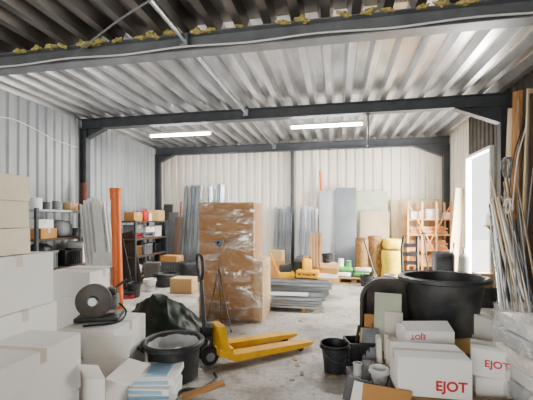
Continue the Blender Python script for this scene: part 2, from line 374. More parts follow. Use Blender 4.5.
def paint_can(label,r,h,m,loc,lid=None,group=None):
    t=thing('paint_can',label,'can',loc,random.uniform(0,90),group)
    MB().lathe([(0,0),(r,0),(r+.004,.006),(r,.012),(r,h-.012),(r+.004,h-.006),(r,h),(r-.012,h),(r-.016,h-.008)],20).build('body',m,t)
    MB().lathe([(0,h-.004),(r-.014,h-.004),(r-.014,h+.002),(0,h+.002)],20).build('lid',lid or K['chrome'],t)
    return t
def jerrycan(label,m,loc,rz=0,s=1,capm=None,group=None):
    t=thing('jerrycan',label,'canister',loc,rz,group)
    w,d,h=.19*s,.13*s,.26*s
    MB().loft([rrect(w*.9,d*.9,.02*s,0),rrect(w,d,.03*s,.015*s),rrect(w,d,.03*s,h*.78),rrect(w*.8,d*.8,.03*s,h*.92),rrect(w*.5,d*.6,.02*s,h*.96)]).build('body',m,t)
    MB().tube(smooth([(-.07*s,0,h*.85),(-.06*s,0,h*1.1),(.0,0,h*1.13),(.03*s,0,h*.95)],5),.011*s,8).build('handle',m,t)
    MB().lathe([(0,h*.9),(.022*s,h*.9),(.022*s,h*1.08),(0,h*1.08)],14,c=(.065*s,0,0)).build('cap',capm or K['redp'],t)
    return t
def crate(label,w,d,h,m,loc,rz=0,group=None,name='plastic_crate'):
    t=thing(name,label,'crate',loc,rz,group)
    b=MB().loft([rrect(w*.9,d*.9,.03,0),rrect(w*.92,d*.92,.03,.01),rrect(w-.03,d-.03,.03,h-.04),rrect(w,d,.03,h-.04),rrect(w,d,.03,h),rrect(w-.04,d-.04,.025,h),rrect(w*.9-.02,d*.9-.02,.025,.015)])
    for i in range(-3,4): b.box((i*w*.12,-d/2+.012,h*.45),(.012,.024,h*.8)).box((i*w*.12,d/2-.012,h*.45),(.012,.024,h*.8))
    b.build('body',m,t)
    for s in (-1,1): MB().box((s*(w/2-.005),0,h*.8),(.02,.12,.03),bev=.004).build('hand_grip',m,t)
    return t
def toolcase(label,m,loc,rz=0,s=1,group=None,lm=None):
    t=thing('tool_case',label,'case',loc,rz,group); w,d,h=.44*s,.3*s,.14*s
    MB().box((0,0,h*.27),(w,d,h*.52),bev=.015).build('base',m,t); MB().box((0,0,h*.78),(w,d,h*.46),bev=.02).build('lid',lm or m,t)
    MB().tube(smooth([(-.07*s,-d/2,h*.5),(-.06*s,-d/2-.04,h*.5),(.06*s,-d/2-.04,h*.5),(.07*s,-d/2,h*.5)],4),.011,8).build('handle',K['blackp'],t)
    for sx in (-1,1): MB().box((sx*w*.33,-d/2-.006,h*.53),(.04,.014,.05),bev=.003).build('latch',K['blackp'],t)
    return t
def sack(label,sz,m,loc,rz=0,seed=0,group=None,name='sack',e=.5,amp=.12):
    o=MB().blob((0,0,sz[2]/2*.97),sz,e=e,amp=amp,fr=6,seed=seed); return solo(o,name,m,label,'bag',loc,rz,group,60)
def woolroll(label,r,h,m,loc,group=None):
    t=thing('insulation_roll',label,'roll',loc,0,group)
    b=MB().lathe([(0,0),(r*.93,0),(r,.03),(r*1.02,h*.3),(r*.95,h*.5),(r*1.03,h*.75),(r,h-.03),(r*.93,h),(0,h)],28)
    b.build('body',m,t)
    sp=[(r*.06+r*.85*i/70*1.0,i*.36) for i in range(70)]
    MB().tube([(a*math.cos(b),a*math.sin(b),h+.002) for a,b in sp],.008,5).build('spiral_end',K['wood_d'],t)
    return t
def pallet(label,loc,rz=0,w=1.2,d=.8,group=None):
    t=thing('wooden_pallet',label,'pallet',loc,rz,group)
    for i in range(5): MB().box((0,-d/2+.05+i*(d-.1)/4,.133),(w,.1 if i not in (0,4) else .12,.022),bev=.003).build('deck_board',K['palletw'],t)
    for ix in (-1,0,1):
        MB().box((ix*(w/2-.07),0,.111),(.1,d,.022)).build('cross_board',K['palletw'],t)
        for iy in (-1,0,1): MB().box((ix*(w/2-.07),iy*(d/2-.06),.061),(.13,.1,.078)).build('block',K['palletw'],t)
    for iy in (-1,0,1): MB().box((0,iy*(d/2-.06),.011),(w,.1,.022)).build('base_board',K['palletw'],t)
    return t
def rack(label,loc,rz,W,D,zs,Hh,mu,ms,name='shelving_rack',top=None,nx=2,ut=.05,st=.04,brace=False):
    t=thing(name,label,'shelf',loc,rz)
    for i in range(nx):
        X=-(W/2-ut/2)+i*(W-ut)/(nx-1)
        for sy in (-1,1):
            MB().box((X,sy*(D/2-ut/2),Hh/2),(ut,ut,Hh)).build('upright',mu,t)
    for z in zs: MB().box((0,0,z-st/2),(W-.01,D-.005,st),bev=.004).build('shelf',top if (top and z==zs[-1]) else ms,t)
    if brace:
        for s in (-1,1): MB().tube([(s*(W/2-.04),-D/2-.012,.1),(-s*(W/2-.04),-D/2-.012-.02*(s+1),Hh-.1)],.014,6).build('brace',mu,t)
    return t
def board(label,w,th,L,m,base,dx,dy,name='board',cat='board',roll=0,group=None):
    o=solo(MB().box((0,0,L/2),(w,th,L),bev=min(.004,th*.2)),name,m,label,cat,base,0,group); return lean(o,base,dx,dy,L,roll)
def pipe(label,r,m,base,top,name='pipe',socket=False,group=None):
    L=(V(top)-V(base)).length
    pr=[(r*.86,0),(r,0),(r,L),(r*.86,L),(r*.86,L-.2)]
    if socket: pr=[(r*.86,0),(r,0),(r,L-.16),(r*1.02,L-.15),(r*1.16,L-.13),(r*1.16,L-.05),(r*1.24,L-.045),(r*1.24,L-.02),(r*1.16,L-.015),(r*1.16,L),(r,L),(r,L-.12)]
    return aim(solo(MB().lathe(pr,20),name,m,label,'pipe',base,0,group),base,top)
def stud_mesh(L,w=.06,d=.05,k=.003):
    p=[(-w/2,-d/2),(w/2,-d/2),(w/2,d/2),(w/2-.012,d/2),(w/2-.012,d/2-k),(w/2-k,d/2-k),(w/2-k,-d/2+k),(-w/2+k,-d/2+k),(-w/2+k,d/2-k),(-w/2+.012,d/2-k),(-w/2+.012,d/2),(-w/2,d/2)]
    return MB().prism([(a,b,0) for a,b in p],(0,0,L))
# ------------------------------------------------------------------ LEFT FOREGROUND: white cartons
pallet('pallet under the tall white carton stack at the left edge',(-2.52,2.2,0),90,1.0,.8)
for i,(dx,rz_,lb) in enumerate(((0,0,'bottom white carton of the tall stack at the left edge'),(.01,1,'middle white carton of the tall stack at the left edge'),(-.01,-2,'top white carton of the tall stack, under the cream foam blocks'))):
    carton(lb,(.46,.62,.41),(-2.51+dx,2.2+dx,.145+i*.412),rz_,K['wcard2'],group='white cartons at the left edge')
for i,(dx,dy,hh,lb) in enumerate(((.0,.0,.20,'lowest cream foam block lying on the tall white carton stack'),(.02,-.03,.20,'middle cream foam block on the tall white carton stack'),(-.02,.02,.20,'top cream foam block, highest thing at the left edge'))):
    b_=MB().box((0,0,hh/2),(.50,.62,hh-.003),bev=.010,seg=2)
    for v_ in b_.bm.verts: v_.co+=V((.006*noise.noise(v_.co*9+V((i,0,0))),.006*noise.noise(v_.co*9+V((0,i,4))),0))
    solo(b_,'foam_block',K['eps'],lb,'block',(-2.57+dx,2.0+dy,1.384+(0,.20,.40)[i]),(0,-3,2)[i],'cream foam blocks on the cartons')
carton('low front white carton at the left edge, carrying another carton',(.46,.70,.41),(-2.07,1.9,0),0,K['wcard2'],group='white cartons at the left edge')
carton('front white carton with closed lid, nearest at the left edge',(.46,.70,.40),(-2.06,1.91,.412),2,K['wcard2'],group='white cartons at the left edge')
carton('open white carton with raised flaps beside the nearest white stack',(.42,.40,.44),(-1.94,2.53,0),8,K['wcard'],opened=True,flapa=(105,25,40,35))
carton('lower white carton of the pair under the grey machine',(.52,.60,.33),(-2.23,3.08,0),0,K['wcard2'])
carton('upper white carton of the pair, carrying the grey machine',(.52,.60,.32),(-2.22,3.08,.332),3,K['wcard2'])
for i,lb in enumerate(('bottom white carton of the tall stack before the left wall rack','middle white carton of the tall stack before the left wall rack','top white carton of the tall stack before the left wall rack')):
    carton(lb,(.54,.54,(.38,.38,.28)[i]),(-3.05+.02*i,3.75,.382*i),(2,-2,3)[i],K['wcard2'] if i else K['wcard'])
# grey-black machine with a big round guard, motor lying behind it and a bent handle
t=thing('site_machine','grey-black machine with round guard disc standing on white cartons','machine',(-2.30,3.10,.654),22)
MB().box((0,0,.03),(.40,.30,.04),bev=.006).build('base_plate',K['blackd'],t)
MB().lathe([(0,-.03),(.15,-.03),(.165,-.02),(.165,.02),(.15,.03),(.0,.03)],32,c=(-.03,-.10,.205),M=Matrix.Rotation(PI/2,4,'X')).build('guard_disc',K['tubbrown'],t)
MB().lathe([(0,.03),(.05,.03),(.055,.04),(.04,.055),(0,.055)],20,c=(-.03,-.10,.205),M=Matrix.Rotation(PI/2,4,'X')).build('hub',K['chrome'],t)
MB().lathe([(0,-.14),(.075,-.14),(.09,-.125),(.09,.11),(.07,.14),(0,.145)],22,c=(.02,.04,.17),M=Matrix.Rotation(R(90),4,'Y')).build('motor',K['greyp'],t)
MB().box((.10,.03,.27),(.10,.12,.07),bev=.015).build('switch_box',K['blackp'],t)
MB().tube([(.12,.03,.29),(.24,.05,.38)],.013,8).build('handle_bar',K['blackp'],t)
MB().tube(smooth([(.17,.05,.14),(.24,.02,.06),(.22,-.14,.012),(.1,-.24,.012),(-.08,-.26,.012)],6),.010,6).build('power_cord',K['rubber'],t)
for sx in (-1,1):
    for sy in (-1,1): MB().lathe([(0,0),(.022,0),(.022,.012),(0,.012)],10,c=(sx*.15,sy*.1,0)).build('foot',K['rubber'],t)
pipe('tall orange drain pipe with socket end standing by the white cartons',.06,K['orange'],atd(119.5,4.45,0),atd(115.5,4.42,2.04),'drain_pipe',True)
bp=atd(142,3.25)
for i in range(4):
    t=thing('tile_pack',('bottom flat white pack of the low stack by the mortar tub','second flat white pack from the floor by the mortar tub','third flat white pack with blue band, just under the top one','top flat pack with blue and pale print, front left')[i],'pack',(bp.x+.02*(i%2),bp.y-.02*(i%3),i*.062),(12,16,9,13)[i],'flat packs by the tub')
    MB().box((0,0,.0305),(.66,.38,.061),bev=.006).build('body',K['wcard2'],t)
    MB().box((0,-.191,.0305),(.54,.002,.034)).build('printed_band',K['cyan'],t)
    if i==3:
        MB().box((-.15,-.02,.0618),(.24,.26,.001)).build('printed_panel',K['blue'],t); MB().box((.14,.0,.0618),(.2,.28,.001)).build('printed_panel',K['cyan'],t)
carton('flat white carton lying at the bottom edge between packs and tall stack',(.40,.38,.14),(-1.45,2.40,0),20,K['wcard2'])
board('short timber offcut lying on the floor by the black mortar tub',.09,.03,.4,K['wood'],atd(182,3.2,.02),.36,.16,'timber_offcut','wood')
cable('black_hose','black hose curling on the floor in front of the mortar tub',[atd(172,3.18,.02),atd(184,3.34,.02),atd(200,3.36,.02),atd(216,3.55,.02),atd(214,3.7,.02)],.016,K['blackp'],'hose')
mt=atd(174,3.66); t=tub('round black mortar tub with grey-white powder bag inside, near the pallet jack',.295,.245,.40,K['blackd'],mt,20)
pb=MB(); rows=[]
for i,(r,z) in enumerate(((.262,.335),(.25,.29),(.24,.25),(.2,.225),(.13,.235),(.06,.25),(0,.255))):
    if r==0: rows.append([pb.bm.verts.new((0,0,z))]); continue
    rows.append([pb.bm.verts.new((r*math.cos(j*PI/18)*(1-.06*abs(noise.noise(V((j*.8,z*9,0))))),r*math.sin(j*PI/18)*(1-.06*abs(noise.noise(V((j*.8,z*9,0))))),z+(.035*noise.noise(V((j*.5,r*9,3)))))) for j in range(36)])
for a,b in zip(rows,rows[1:]):
    for j in range(36):
        k=(j+1)%36
        if len(b)==1: pb.bm.faces.new((a[j],a[k],b[0]))
        else: pb.bm.faces.new((a[j],a[k],b[k],b[j]))
solo(pb,'powder_bag',K['powder'],'crumpled grey-white bag of powder inside the black mortar tub','bag',(mt.x,mt.y,0.02),0,None,70)
hp=atd(161,4.85)
def crumple(nx,ny,ht,seed):
    b=MB(); N_=46; rows=[]
    for i in range(N_+1):
        row=[]
        for j in range(N_+1):
            u_=2*i/N_-1; v_=2*j/N_-1
            x=u_*math.sqrt(1-v_*v_/2); y=v_*math.sqrt(1-u_*u_/2); r=min(1,math.hypot(x,y))
            e=1+.22*noise.noise(V((x*1.7+seed,y*1.7,2)))
            px,py=x*nx*e,y*ny*e
            body=(1-r**2.8)*(.82+.35*noise.noise(V((px*2.1+seed,py*2.1,7))))
            cre=0; a=1
            for o_ in range(4):
                f=3.2*(1.9**o_); cre+=a*(1-2*abs(noise.noise(V((px*f+seed*3,py*f,o_*5.))))); a*=.5
            z=ht*body+.075*(cre-.6)*min(1,2.2*(1-r))
            px+=.05*noise.noise(V((px*7,py*7,z*7))); py+=.05*noise.noise(V((px*7+4,py*7,z*7)))
            row.append(b.bm.verts.new((px,py,max(.003,z)+.004*r)))
        rows.append(row)
    for i in range(N_):
        for j in range(N_): b.bm.faces.new((rows[i][j],rows[i+1][j],rows[i+1][j+1],rows[i][j+1]))
    return b
solo(crumple(.60,.48,.64,5),'plastic_sheet',K['bag'],'crumpled dark green-black plastic sheet heaped behind the black mortar tub','plastic sheet',hp,0,None,40)
# ------------------------------------------------------------------ PALLET JACK
pj=flo(212,361); tip=flo(303,343); ang=math.degrees(math.atan2(tip.y-pj.y,tip.x-pj.x))
t=thing('pallet_jack','yellow hand pallet jack with black handle on the concrete floor','pallet jack',pj,ang)
for s in (-1,1):
    y=s*.185
    MB().loft([[V((x,y+a*wd/2,z)) for a,z in ((-1,z0),(1,z0),(1,z1),(-1,z1))] for x,wd,z0,z1 in ((.1,.16,.085,.15),(.2,.16,.05,.13),(1.0,.16,.05,.11),(1.18,.15,.05,.10),(1.27,.08,.06,.085))]).build('fork',K['yellow'],t)
    MB().lathe([(0,-.05),(.04,-.05),(.04,.05),(0,.05)],16,c=(1.08,y,.04),M=Matrix.Rotation(PI/2,4,'X')).build('roller',K['rubber'],t)
    f=MB().lathe([(0,-.03),(.05,-.03),(.09,-.028),(.1,-.018),(.1,.018),(.09,.028),(.05,.03),(0,.03)],24,c=(-.06,s*.1,.1),M=Matrix.Rotation(PI/2,4,'X')).build('steering_wheel',K['rubber'],t)
    MB().lathe([(0,-.034),(.05,-.034),(.05,.034),(0,.034)],16,c=(-.06,s*.1,.1),M=Matrix.Rotation(PI/2,4,'X')).build('wheel_hub',K['greyp'],f)
MB().prism([(.03,-.27,.12),(.03,.27,.12),(.03,.27,.2),(.03,.12,.42),(.03,-.12,.42),(.03,-.27,.2)],(.09,0,0)).box((.09,0,.16),(.16,.52,.09),bev=.01).build('chassis',K['yellow'],t)
MB().lathe([(0,.08),(.06,.08),(.06,.3),(.045,.31),(.045,.45),(.03,.46),(0,.46)],18,c=(-.05,0,0)).build('pump',K['dgrey'],t)
MB().box((-.05,0,.1),(.07,.22,.04),bev=.006).build('axle',K['steel_d'],t)
MB().box((-.07,0,.36),(.12,.14,.1),bev=.012).build('handle_base',K['blackp'],t)
MB().tube([(-.09,0,.36),(-.13,0,.98)],.022,10).build('handle_shaft',K['blackp'],t)
MB().tube(smooth([(-.13,0,.96),(-.134,.05,1.0),(-.14,.1,1.08),(-.147,.1,1.19),(-.15,.05,1.24),(-.15,-.05,1.24),(-.147,-.1,1.19),(-.14,-.1,1.08),(-.134,-.05,1.0)],4,True),.019,8,True).build('handle_grip',K['blackp'],t)
MB().tube([(-.14,0,.99),(-.15,.0,1.14)],.008,6).build('release_lever',K['greyp'],t)
# ------------------------------------------------------------------ WRAPPED LOAD
wc=onY(196,5.45); wx=1.12; cx=wc.x+wx/2+.02; cy=5.45+.36
t=thing('wrapped_carton','tall plain brown board load with low box at its right, wrapped in shiny stretch film','box',(cx,cy,0),0)
MB().box((-.075,.01,.955),(.93,.68,1.91),bev=.008).build('tall_panel_pack',K['card'],t)
MB().box((.465,.0,.49),(.15,.68,.98),bev=.008).build('low_box',K['card_l'],t)
MB().box((-.075,0.01,1.917),(.91,.66,.015)).build('top_sheet',K['card_l'],t)
fm=MB(); secs=[]
for i in range(48):
    z=.01+i*1.925/47; sec=[]
    k=min(1,max(0,(z-.97)/.05)); ww=1.12*(1-k)+.96*k; ox=-.075*k
    base=rrect(ww,.735,.03,z,3,cx=ox); bw=[]
    for a,b in zip(base,base[1:]+base[:1]):
        nn=22 if (b-a).length>.5 else 1
        for q_ in range(nn): bw.append(a+(b-a)*q_/nn)
    for p in bw:
        w_=noise.noise(V(((p.x-ox)*2.2,p.y*2.2,z*2+p.x*2.5)))+.8*(1-2*abs(noise.noise(V(((p.x-ox)*2.6+3,p.y*3,z*4.5-p.x*4)))))-.4
        sec.append(V((ox+(p.x-ox)*(1+.007*w_),p.y*(1+.017*w_),z)))
    secs.append(sec)
fm.loft(secs,cap=(False,False)).build('stretch_film',K['film'],t,ang=80)
tp=onY(219,5.24); t=thing('site_tripod','slim grey tripod with a small grey instrument close against the wrapped load','tripod',(tp.x,tp.y,0),0)
hz=1.16
for i,(dx,dy) in enumerate(((.30,-.34),(-.14,-.22),(.02,.05))):
    lg=MB().tube([(dx*.04,dy*.04,hz-.3),(dx*.45,dy*.45,hz*.4),(dx,dy,.008)],[.009,.008,.006],8).build('leg',K['dgrey'],t)
    MB().lathe([(0,0),(.011,.0),(.008,.04),(0,.04)],10,c=(dx,dy,0)).build('foot',K['rubber'],lg)
MB().tube([(0,0,.5),(0,0,hz+.06)],.009,8).build('centre_column',K['greyp'],t)
MB().box((0,0,hz+.07),(.06,.06,.02),bev=.005).build('head_plate',K['dgrey'],t)
MB().box((0,0,hz+.12),(.10,.07,.08),bev=.016).lathe([(0,-.10),(.02,-.10),(.027,-.05),(.027,.05),(0,.05)],14,c=(.02,0,hz+.135),M=Matrix.Rotation(PI/2,4,'Y')).build('instrument',K['greyp'],t)
MB().lathe([(0,0),(.02,0),(.02,.012),(0,.012)],14,c=(0,-.036,hz+.12),M=Matrix.Rotation(PI/2,4,'X')).build('lens',K['lens'],t)
# scattered scraps on the floor
sc=MB().prism([(-.03,-.02,0),(.035,-.025,0),(.045,.012,0),(.0,.03,0),(-.035,.015,0)],(0,0,.006)); so=None
for i in range(14):
    q=flo(random.uniform(225,360),random.uniform(292,385),.001)
    if so is None: so=n=solo(sc,'floor_scrap',K['wood_f'],'small flat scrap lying loose on the open concrete floor','scrap',q,0,'scraps on the open floor')
    else: n=dup(so,None,q,random.uniform(0,360))
    n.scale=(random.uniform(.5,1.3),random.uniform(.5,1.2),1)
# ------------------------------------------------------------------ METAL PROFILES ON THE FLOOR
base=flo(300,308)
bl=MB().box((0,0,.03),(.09,.70,.06),bev=.004)
b1=solo(bl,'timber_bearer',K['wood'],'timber bearer under the right end of the front metal profiles','wood',(base.x+.10,6.55,0))
dup(b1,'timber bearer under the left end of the front metal profiles',(base.x-.75,6.55,0))
dup(b1,'timber bearer under the right end of the rear metal profiles',(base.x+.25,7.4,0)); dup(b1,'timber bearer under the left end of the rear metal profiles',(base.x-.65,7.4,0))
srcs=[stud_mesh(L_,.11,.03).build('metal_profile',m_) for L_,m_ in ((1.9,K['galv2']),(1.7,K['galv']),(1.8,K['lpan']))]
kk=0
def profstack(Y0,nj,nl,dx,label,group):
    global kk
    for lay in range(nl):
        off=random.uniform(-.16,.14)
        for j in range(nj):
            s_=srcs[kk%3]; n=s_ if kk<3 else s_.copy()
            if kk>=3: C.objects.link(n)
            tag(n,label,'profile',group)
            L_=(1.9,1.7,1.8)[kk%3]; x1=base.x+dx+off+random.uniform(-.05,.05); y=Y0+j*.135; z=.06+.0155+lay*.046
            aim(n,(x1-L_,y,z),(x1,y,z),0); kk+=1
profstack(6.28,5,4,.40,'long flat metal profile in the low front stack right of the wrapped load','front stack of metal profiles')
profstack(7.15,5,6,.58,'long flat metal profile in the rear stack behind the front profiles','rear stack of metal profiles')
sh=MB().box((0,0,0),(1.0,.32,.006),bev=.001); solo(sh,'metal_sheet',K['lpan'],'flat pale metal sheet lying on top of the front stack of profiles','sheet',(base.x-.35,6.50,.246),3)
# ------------------------------------------------------------------ BLACK BUCKET
bucket('black builder bucket with wire handle standing alone on the floor',.155,.115,.31,K['blackp'],flo(335,371),30)
# ------------------------------------------------------------------ RIGHT FOREGROUND
pc=atd(444,3.42); prz=8
pallet('wooden pallet carrying the white cartons and the big dark tub',(pc.x,pc.y,0),prz,1.0,1.15)
def ej(t,d,size,px,pz,turn=0):
    text(t,'EJOT',size,(px,-d/2-.002,pz),(90,turn,0),K['red'],off=size*.03)
q=atd(428,3.13); t=carton('front white carton with large red lettering at lower right, before the big dark tub',(.59,.38,.33),(q.x,q.y,.145),2,K['wcard2']); ej(t,.38,.115,.13,.10)
q=atd(423,3.62); carton('lower white carton behind the front lettered carton, under the one with upside-down lettering',(.50,.30,.20),(q.x,q.y,.145),5,K['wcard'])
t=carton('low white carton with small upside-down red lettering, in front of the big dark tub',(.48,.28,.19),(q.x+.01,q.y-.01,.347),10,K['wcard2'],half=True)
ej(t,.28,.068,-.12,.135,180)
q=atd(443,4.2); carton('brown carton under the big dark tub',(.6,.5,.31),(q.x,q.y,0),9,K['card_l'])
tub('big dusty dark grey mortar tub with wide lip standing on cartons at the right',.465,.36,.66,K['tubgrey'],(q.x,q.y,.315),9,lip=.05,sy=.88)
q=atd(489,3.2); carton('lower white carton under the small lettered one right of the front carton',(.30,.30,.25),(q.x,q.y,0),-4,K['wcard2'])
t2=carton('small white carton with red lettering right of the front lettered carton',(.29,.28,.24),(q.x,q.y,.252),-18,K['wcard2']); ej(t2,.28,.085,.05,.12)
q=atd(496,3.62); carton('lower pale carton behind the small lettered carton',(.34,.3,.40),(q.x,q.y,0),5,K['wcard'])
carton('upper pale carton behind the small lettered carton',(.3,.26,.24),(q.x,q.y,.402),24,K['wcard'],half=True)
q=atd(512,2.45); carton('nearest white carton at the bottom right corner',(.38,.34,.20),(q.x,q.y,0),24,K['wcard2'])
q=atd(474,2.66); carton('low flat white carton at the bottom edge beside the front lettered carton',(.24,.26,.11),(q.x,q.y,0),-20,K['wcard'])
q=atd(532,2.95); t=thing('wrapped_board_stack','stack of pale bundles in cloudy plastic film at the right edge','stack',(q.x,q.y,0),6)
for i in range(6): MB().box((.014*((i*7)%3-1),.0,.07+i*.135),(.31+.012*(i%2),.46,.122),bev=.02,seg=3).build('bundle',(K['paper'],K['lpan'],K['white'])[i%3],t)
secs=[]
for i in range(30):
    z=.02+i*.87/29
    b=rrect(.37,.53,.03,z,3); bw=[]
    for a,c in zip(b,b[1:]+b[:1]):
        nn=9 if (c-a).length>.2 else 1
        for k in range(nn): bw.append(a+(c-a)*k/nn)
    secs.append([V((p.x*(1+.08*noise.noise(V((p.x*9,p.y*9,z*14)))),p.y*(1+.07*noise.noise(V((p.x*9+4,p.y*9,z*14)))),z)) for p in bw])
MB().loft(secs,cap=(False,False)).build('plastic_film',K['film2'],t,ang=80)
tb=MB(); w,L,dp=.74,1.0,.34
tb.loft([rrect(w-.18,L-.18,.22,0,8),rrect(w-.08,L-.08,.26,dp-.02,8),rrect(w,L,.28,dp-.02,8),rrect(w,L,.28,dp,8),rrect(w-.05,L-.05,.26,dp,8),rrect(w-.20,L-.20,.21,.02,8)])
q=atd(388,4.6); o=solo(tb,'mortar_trough',K['tubbrown'],'rounded grey-brown mortar trough propped upright behind the big dark tub','tub',(0,0,0))
o.rotation_euler=(R(100),0,R(-2)); o.location=(q.x,q.y,.50)
board('pale green board leaning in front of the grey-brown trough',.30,.012,.80,K['pgrn'],atd(387,3.95,0.0),.04,.2,'plaster_board')
board('cream paper-faced board leaning beside the pale green one',.2,.012,.6,K['paper'],atd(394,3.88,0.0),.02,.16,'plaster_board')
board('brown card sheet leaning left of the pale green board',.22,.01,.55,K['card'],atd(374,3.98,0.0),.02,.2,'card_sheet')
board('grey card sheet leaning between the crate and the brown sheet',.18,.01,.42,K['greyp'],atd(369,3.9,0.0),.03,.16,'card_sheet')
q=atd(361,4.1); crate('black plastic crate full of offcuts left of the pale green board',.36,.3,.24,K['blackd'],(q.x,q.y,0),15)
for i,(dx,dy,l,lb,m) in enumerate(((-.08,.02,.4,'dark strip sticking out of the black crate','wood_d'),(-.02,-.05,.36,'pale strip sticking out of the black crate','wood_p'),(.06,.03,.42,'brown strip sticking out of the black crate','wood'),(.1,-.04,.33,'grey strip sticking out of the black crate','greyp'))):
    board(lb,.04,.015,l,K[m],V((q.x+dx,q.y+dy,.02)),random.uniform(-.08,.08),random.uniform(-.08,.08),'offcut','wood')
q=atd(379,3.42); bucket('small white bucket with grey filling left of the front lettered carton',.085,.075,.2,K['white'],(q.x,q.y,0),0,fill=K['greyp'])
q=atd(368,3.62); paint_can('grey tin standing between the white bucket and the black crate',.06,.17,K['greyp'],(q.x,q.y,0))
q=atd(358,3.72); paint_can('small white tin at the foot of the black crate',.05,.12,K['white'],(q.x,q.y,0))
q=atd(375,3.72); paint_can('small red tin behind the white bucket',.05,.13,K['redp'],(q.x,q.y,0))
def trowel(label,loc,rz):
    t=thing('trowel',label,'trowel',loc,rz)
    MB().prism([(-.06,-.05,.002),(.10,-.035,.002),(.15,0,.002),(.10,.035,.002),(-.06,.05,.002)],(0,0,.003)).build('blade',K['chrome'],t)
    MB().tube(smooth([(-.02,0,.006),(-.05,0,.05),(-.08,0,.055),(-.10,0,.055)],4),.006,6).build('neck',K['steel_d'],t)
    MB().lathe([(0,0),(.014,.0),(.017,.06),(.013,.11),(0,.12)],12,c=(-.09,0,.055),M=Matrix.Rotation(-PI/2,4,'Y')).build('handle',K['redp'],t)
    return t
trowel('steel trowel with red handle lying on the floor before the black crate',(atd(350,3.7).x,atd(350,3.7).y,0.001),-40)
q=atd(385,3.72)
for i in range(5):
    pipe(('pale rolled paper tube standing in the bundle by the white bucket'),.026,K['paper'],(q.x+.06*math.cos(i*1.26),q.y+.06*math.sin(i*1.26),0),(q.x+.085*math.cos(i*1.26),q.y+.085*math.sin(i*1.26),.40),'paper_tube',group='paper tubes by the white bucket')
q=atd(366,3.08); board('dark grey board standing on edge at the bottom, left of the white cartons',.42,.02,.22,K['dgrey'],(q.x,q.y,0),.05,.0,'slab','board',roll=90)
q=atd(376,3.02); board('pale board standing on edge beside the dark grey slab',.45,.02,.2,K['wcard'],(q.x,q.y,0),.04,.0,'slab','board',roll=90)
q=atd(385,2.98); board('brown card board standing on edge nearest the front lettered carton',.4,.012,.22,K['card'],(q.x,q.y,0),.02,.0,'slab','board',roll=90)
sack('crumpled clear-white bag lying before the small white bucket',(.2,.18,.1),K['powder'],atd(360,3.35),0,41,e=.8,amp=.4)
q=atd(347,3.95); cable('coiled_cable','black cable tangled on the floor beside the black crate',[q+V((.06*math.cos(a*.9)*(1+.1*a),.05*math.sin(a*.9)*(1+.1*a),.012+.004*a)) for a in range(14)],.011,K['blackp'],'cable')
# ------------------------------------------------------------------ RIGHT WALL: planks, pipes, hoses, cylinder
def wl_plank(label,u,w,th,L,m,X0=2.86,dx=.08,roll=90,dy=0):
    p=onX(u,X0); return board(label,w,th,L,m,(p.x,p.y,0),dx,dy,'plank','plank',roll)
wl_plank('tall pale board standing high on the right wall, nearest the right column',504,.16,.03,3.5,K['wood_p'],X0=2.80,dx=.10,dy=-.1)
wl_plank('tall dark plank leaning on the right wall beside the pale board',509,.12,.03,3.3,K['wood_d'],dy=.06)
wl_plank('tall brown plank leaning on the right wall, darker than its faded neighbour',513,.14,.035,3.7,K['wood'],X0=2.82,dy=-.05,dx=.05)
wl_plank('tall faded plank leaning on the right wall between brown and pale boards',518,.12,.03,3.55,K['wood_f'],X0=2.80,dx=.08,dy=.15)
wl_plank('second tall pale board standing high on the right wall at the picture edge',524,.18,.03,3.6,K['wood_p'],X0=2.76,dx=.14,dy=.05)
wl_plank('tall dark brown plank leaning on the right wall at the picture edge',529,.14,.03,3.5,K['wood_d'],X0=2.80)
wl_plank('short weathered plank crossing the tall planks on the right wall',523,.07,.03,2.3,K['wood_f'],X0=2.55,dx=.2,dy=.9)
wl_plank('rough narrow weathered batten crossing high at the right edge',530,.06,.03,2.9,K['wood_f'],X0=2.5,dx=.2,dy=1.2)
specs=[('white plastic pipe leaning steeply among the right wall pipes',512,1.9,.022,'white',2.2,6.7),('grey plastic pipe leaning low towards the right wall',518,1.3,.03,'greyp',2.2,6.5),
('thin bright steel tube leaning furthest from the right wall',505,1.7,.015,'chrome',2.1,6.8),('dark steel tube leaning among the right wall pipes',522,1.9,.02,'steel_d',2.2,6.8),
('pale wooden rod leaning by the white plastic pipe',526,2.0,.016,'wood_p',2.2,6.7),('thick grey pipe leaning above the pale cartons',530,1.4,.034,'greyp',2.2,6.6),
('white conduit leaning by the film-wrapped bundles',534,1.8,.018,'white',2.2,6.7),('rust brown steel tube leaning by the film-wrapped bundles',538,1.6,.02,'brown',2.2,6.6),('bright steel tube leaning lowest at the picture edge',541,1.2,.02,'chrome',2.2,6.3),('black rubber pipe leaning at the picture edge',538,1.4,.022,'blackp',2.3,6.1),
('thick white drain pipe leaning at the right edge above the wrapped bundles',544,2.0,.026,'white',2.3,6.5),('long pale pole leaning high at the right edge',532,2.5,.016,'wood_p',2.25,6.8)]
for lb,u,z,r,m,X0,ty in specs:
    p=onX(u,X0); pipe(lb,r,K[m],(p.x,p.y,0),(2.68-r,ty,z),'leaning_pipe')
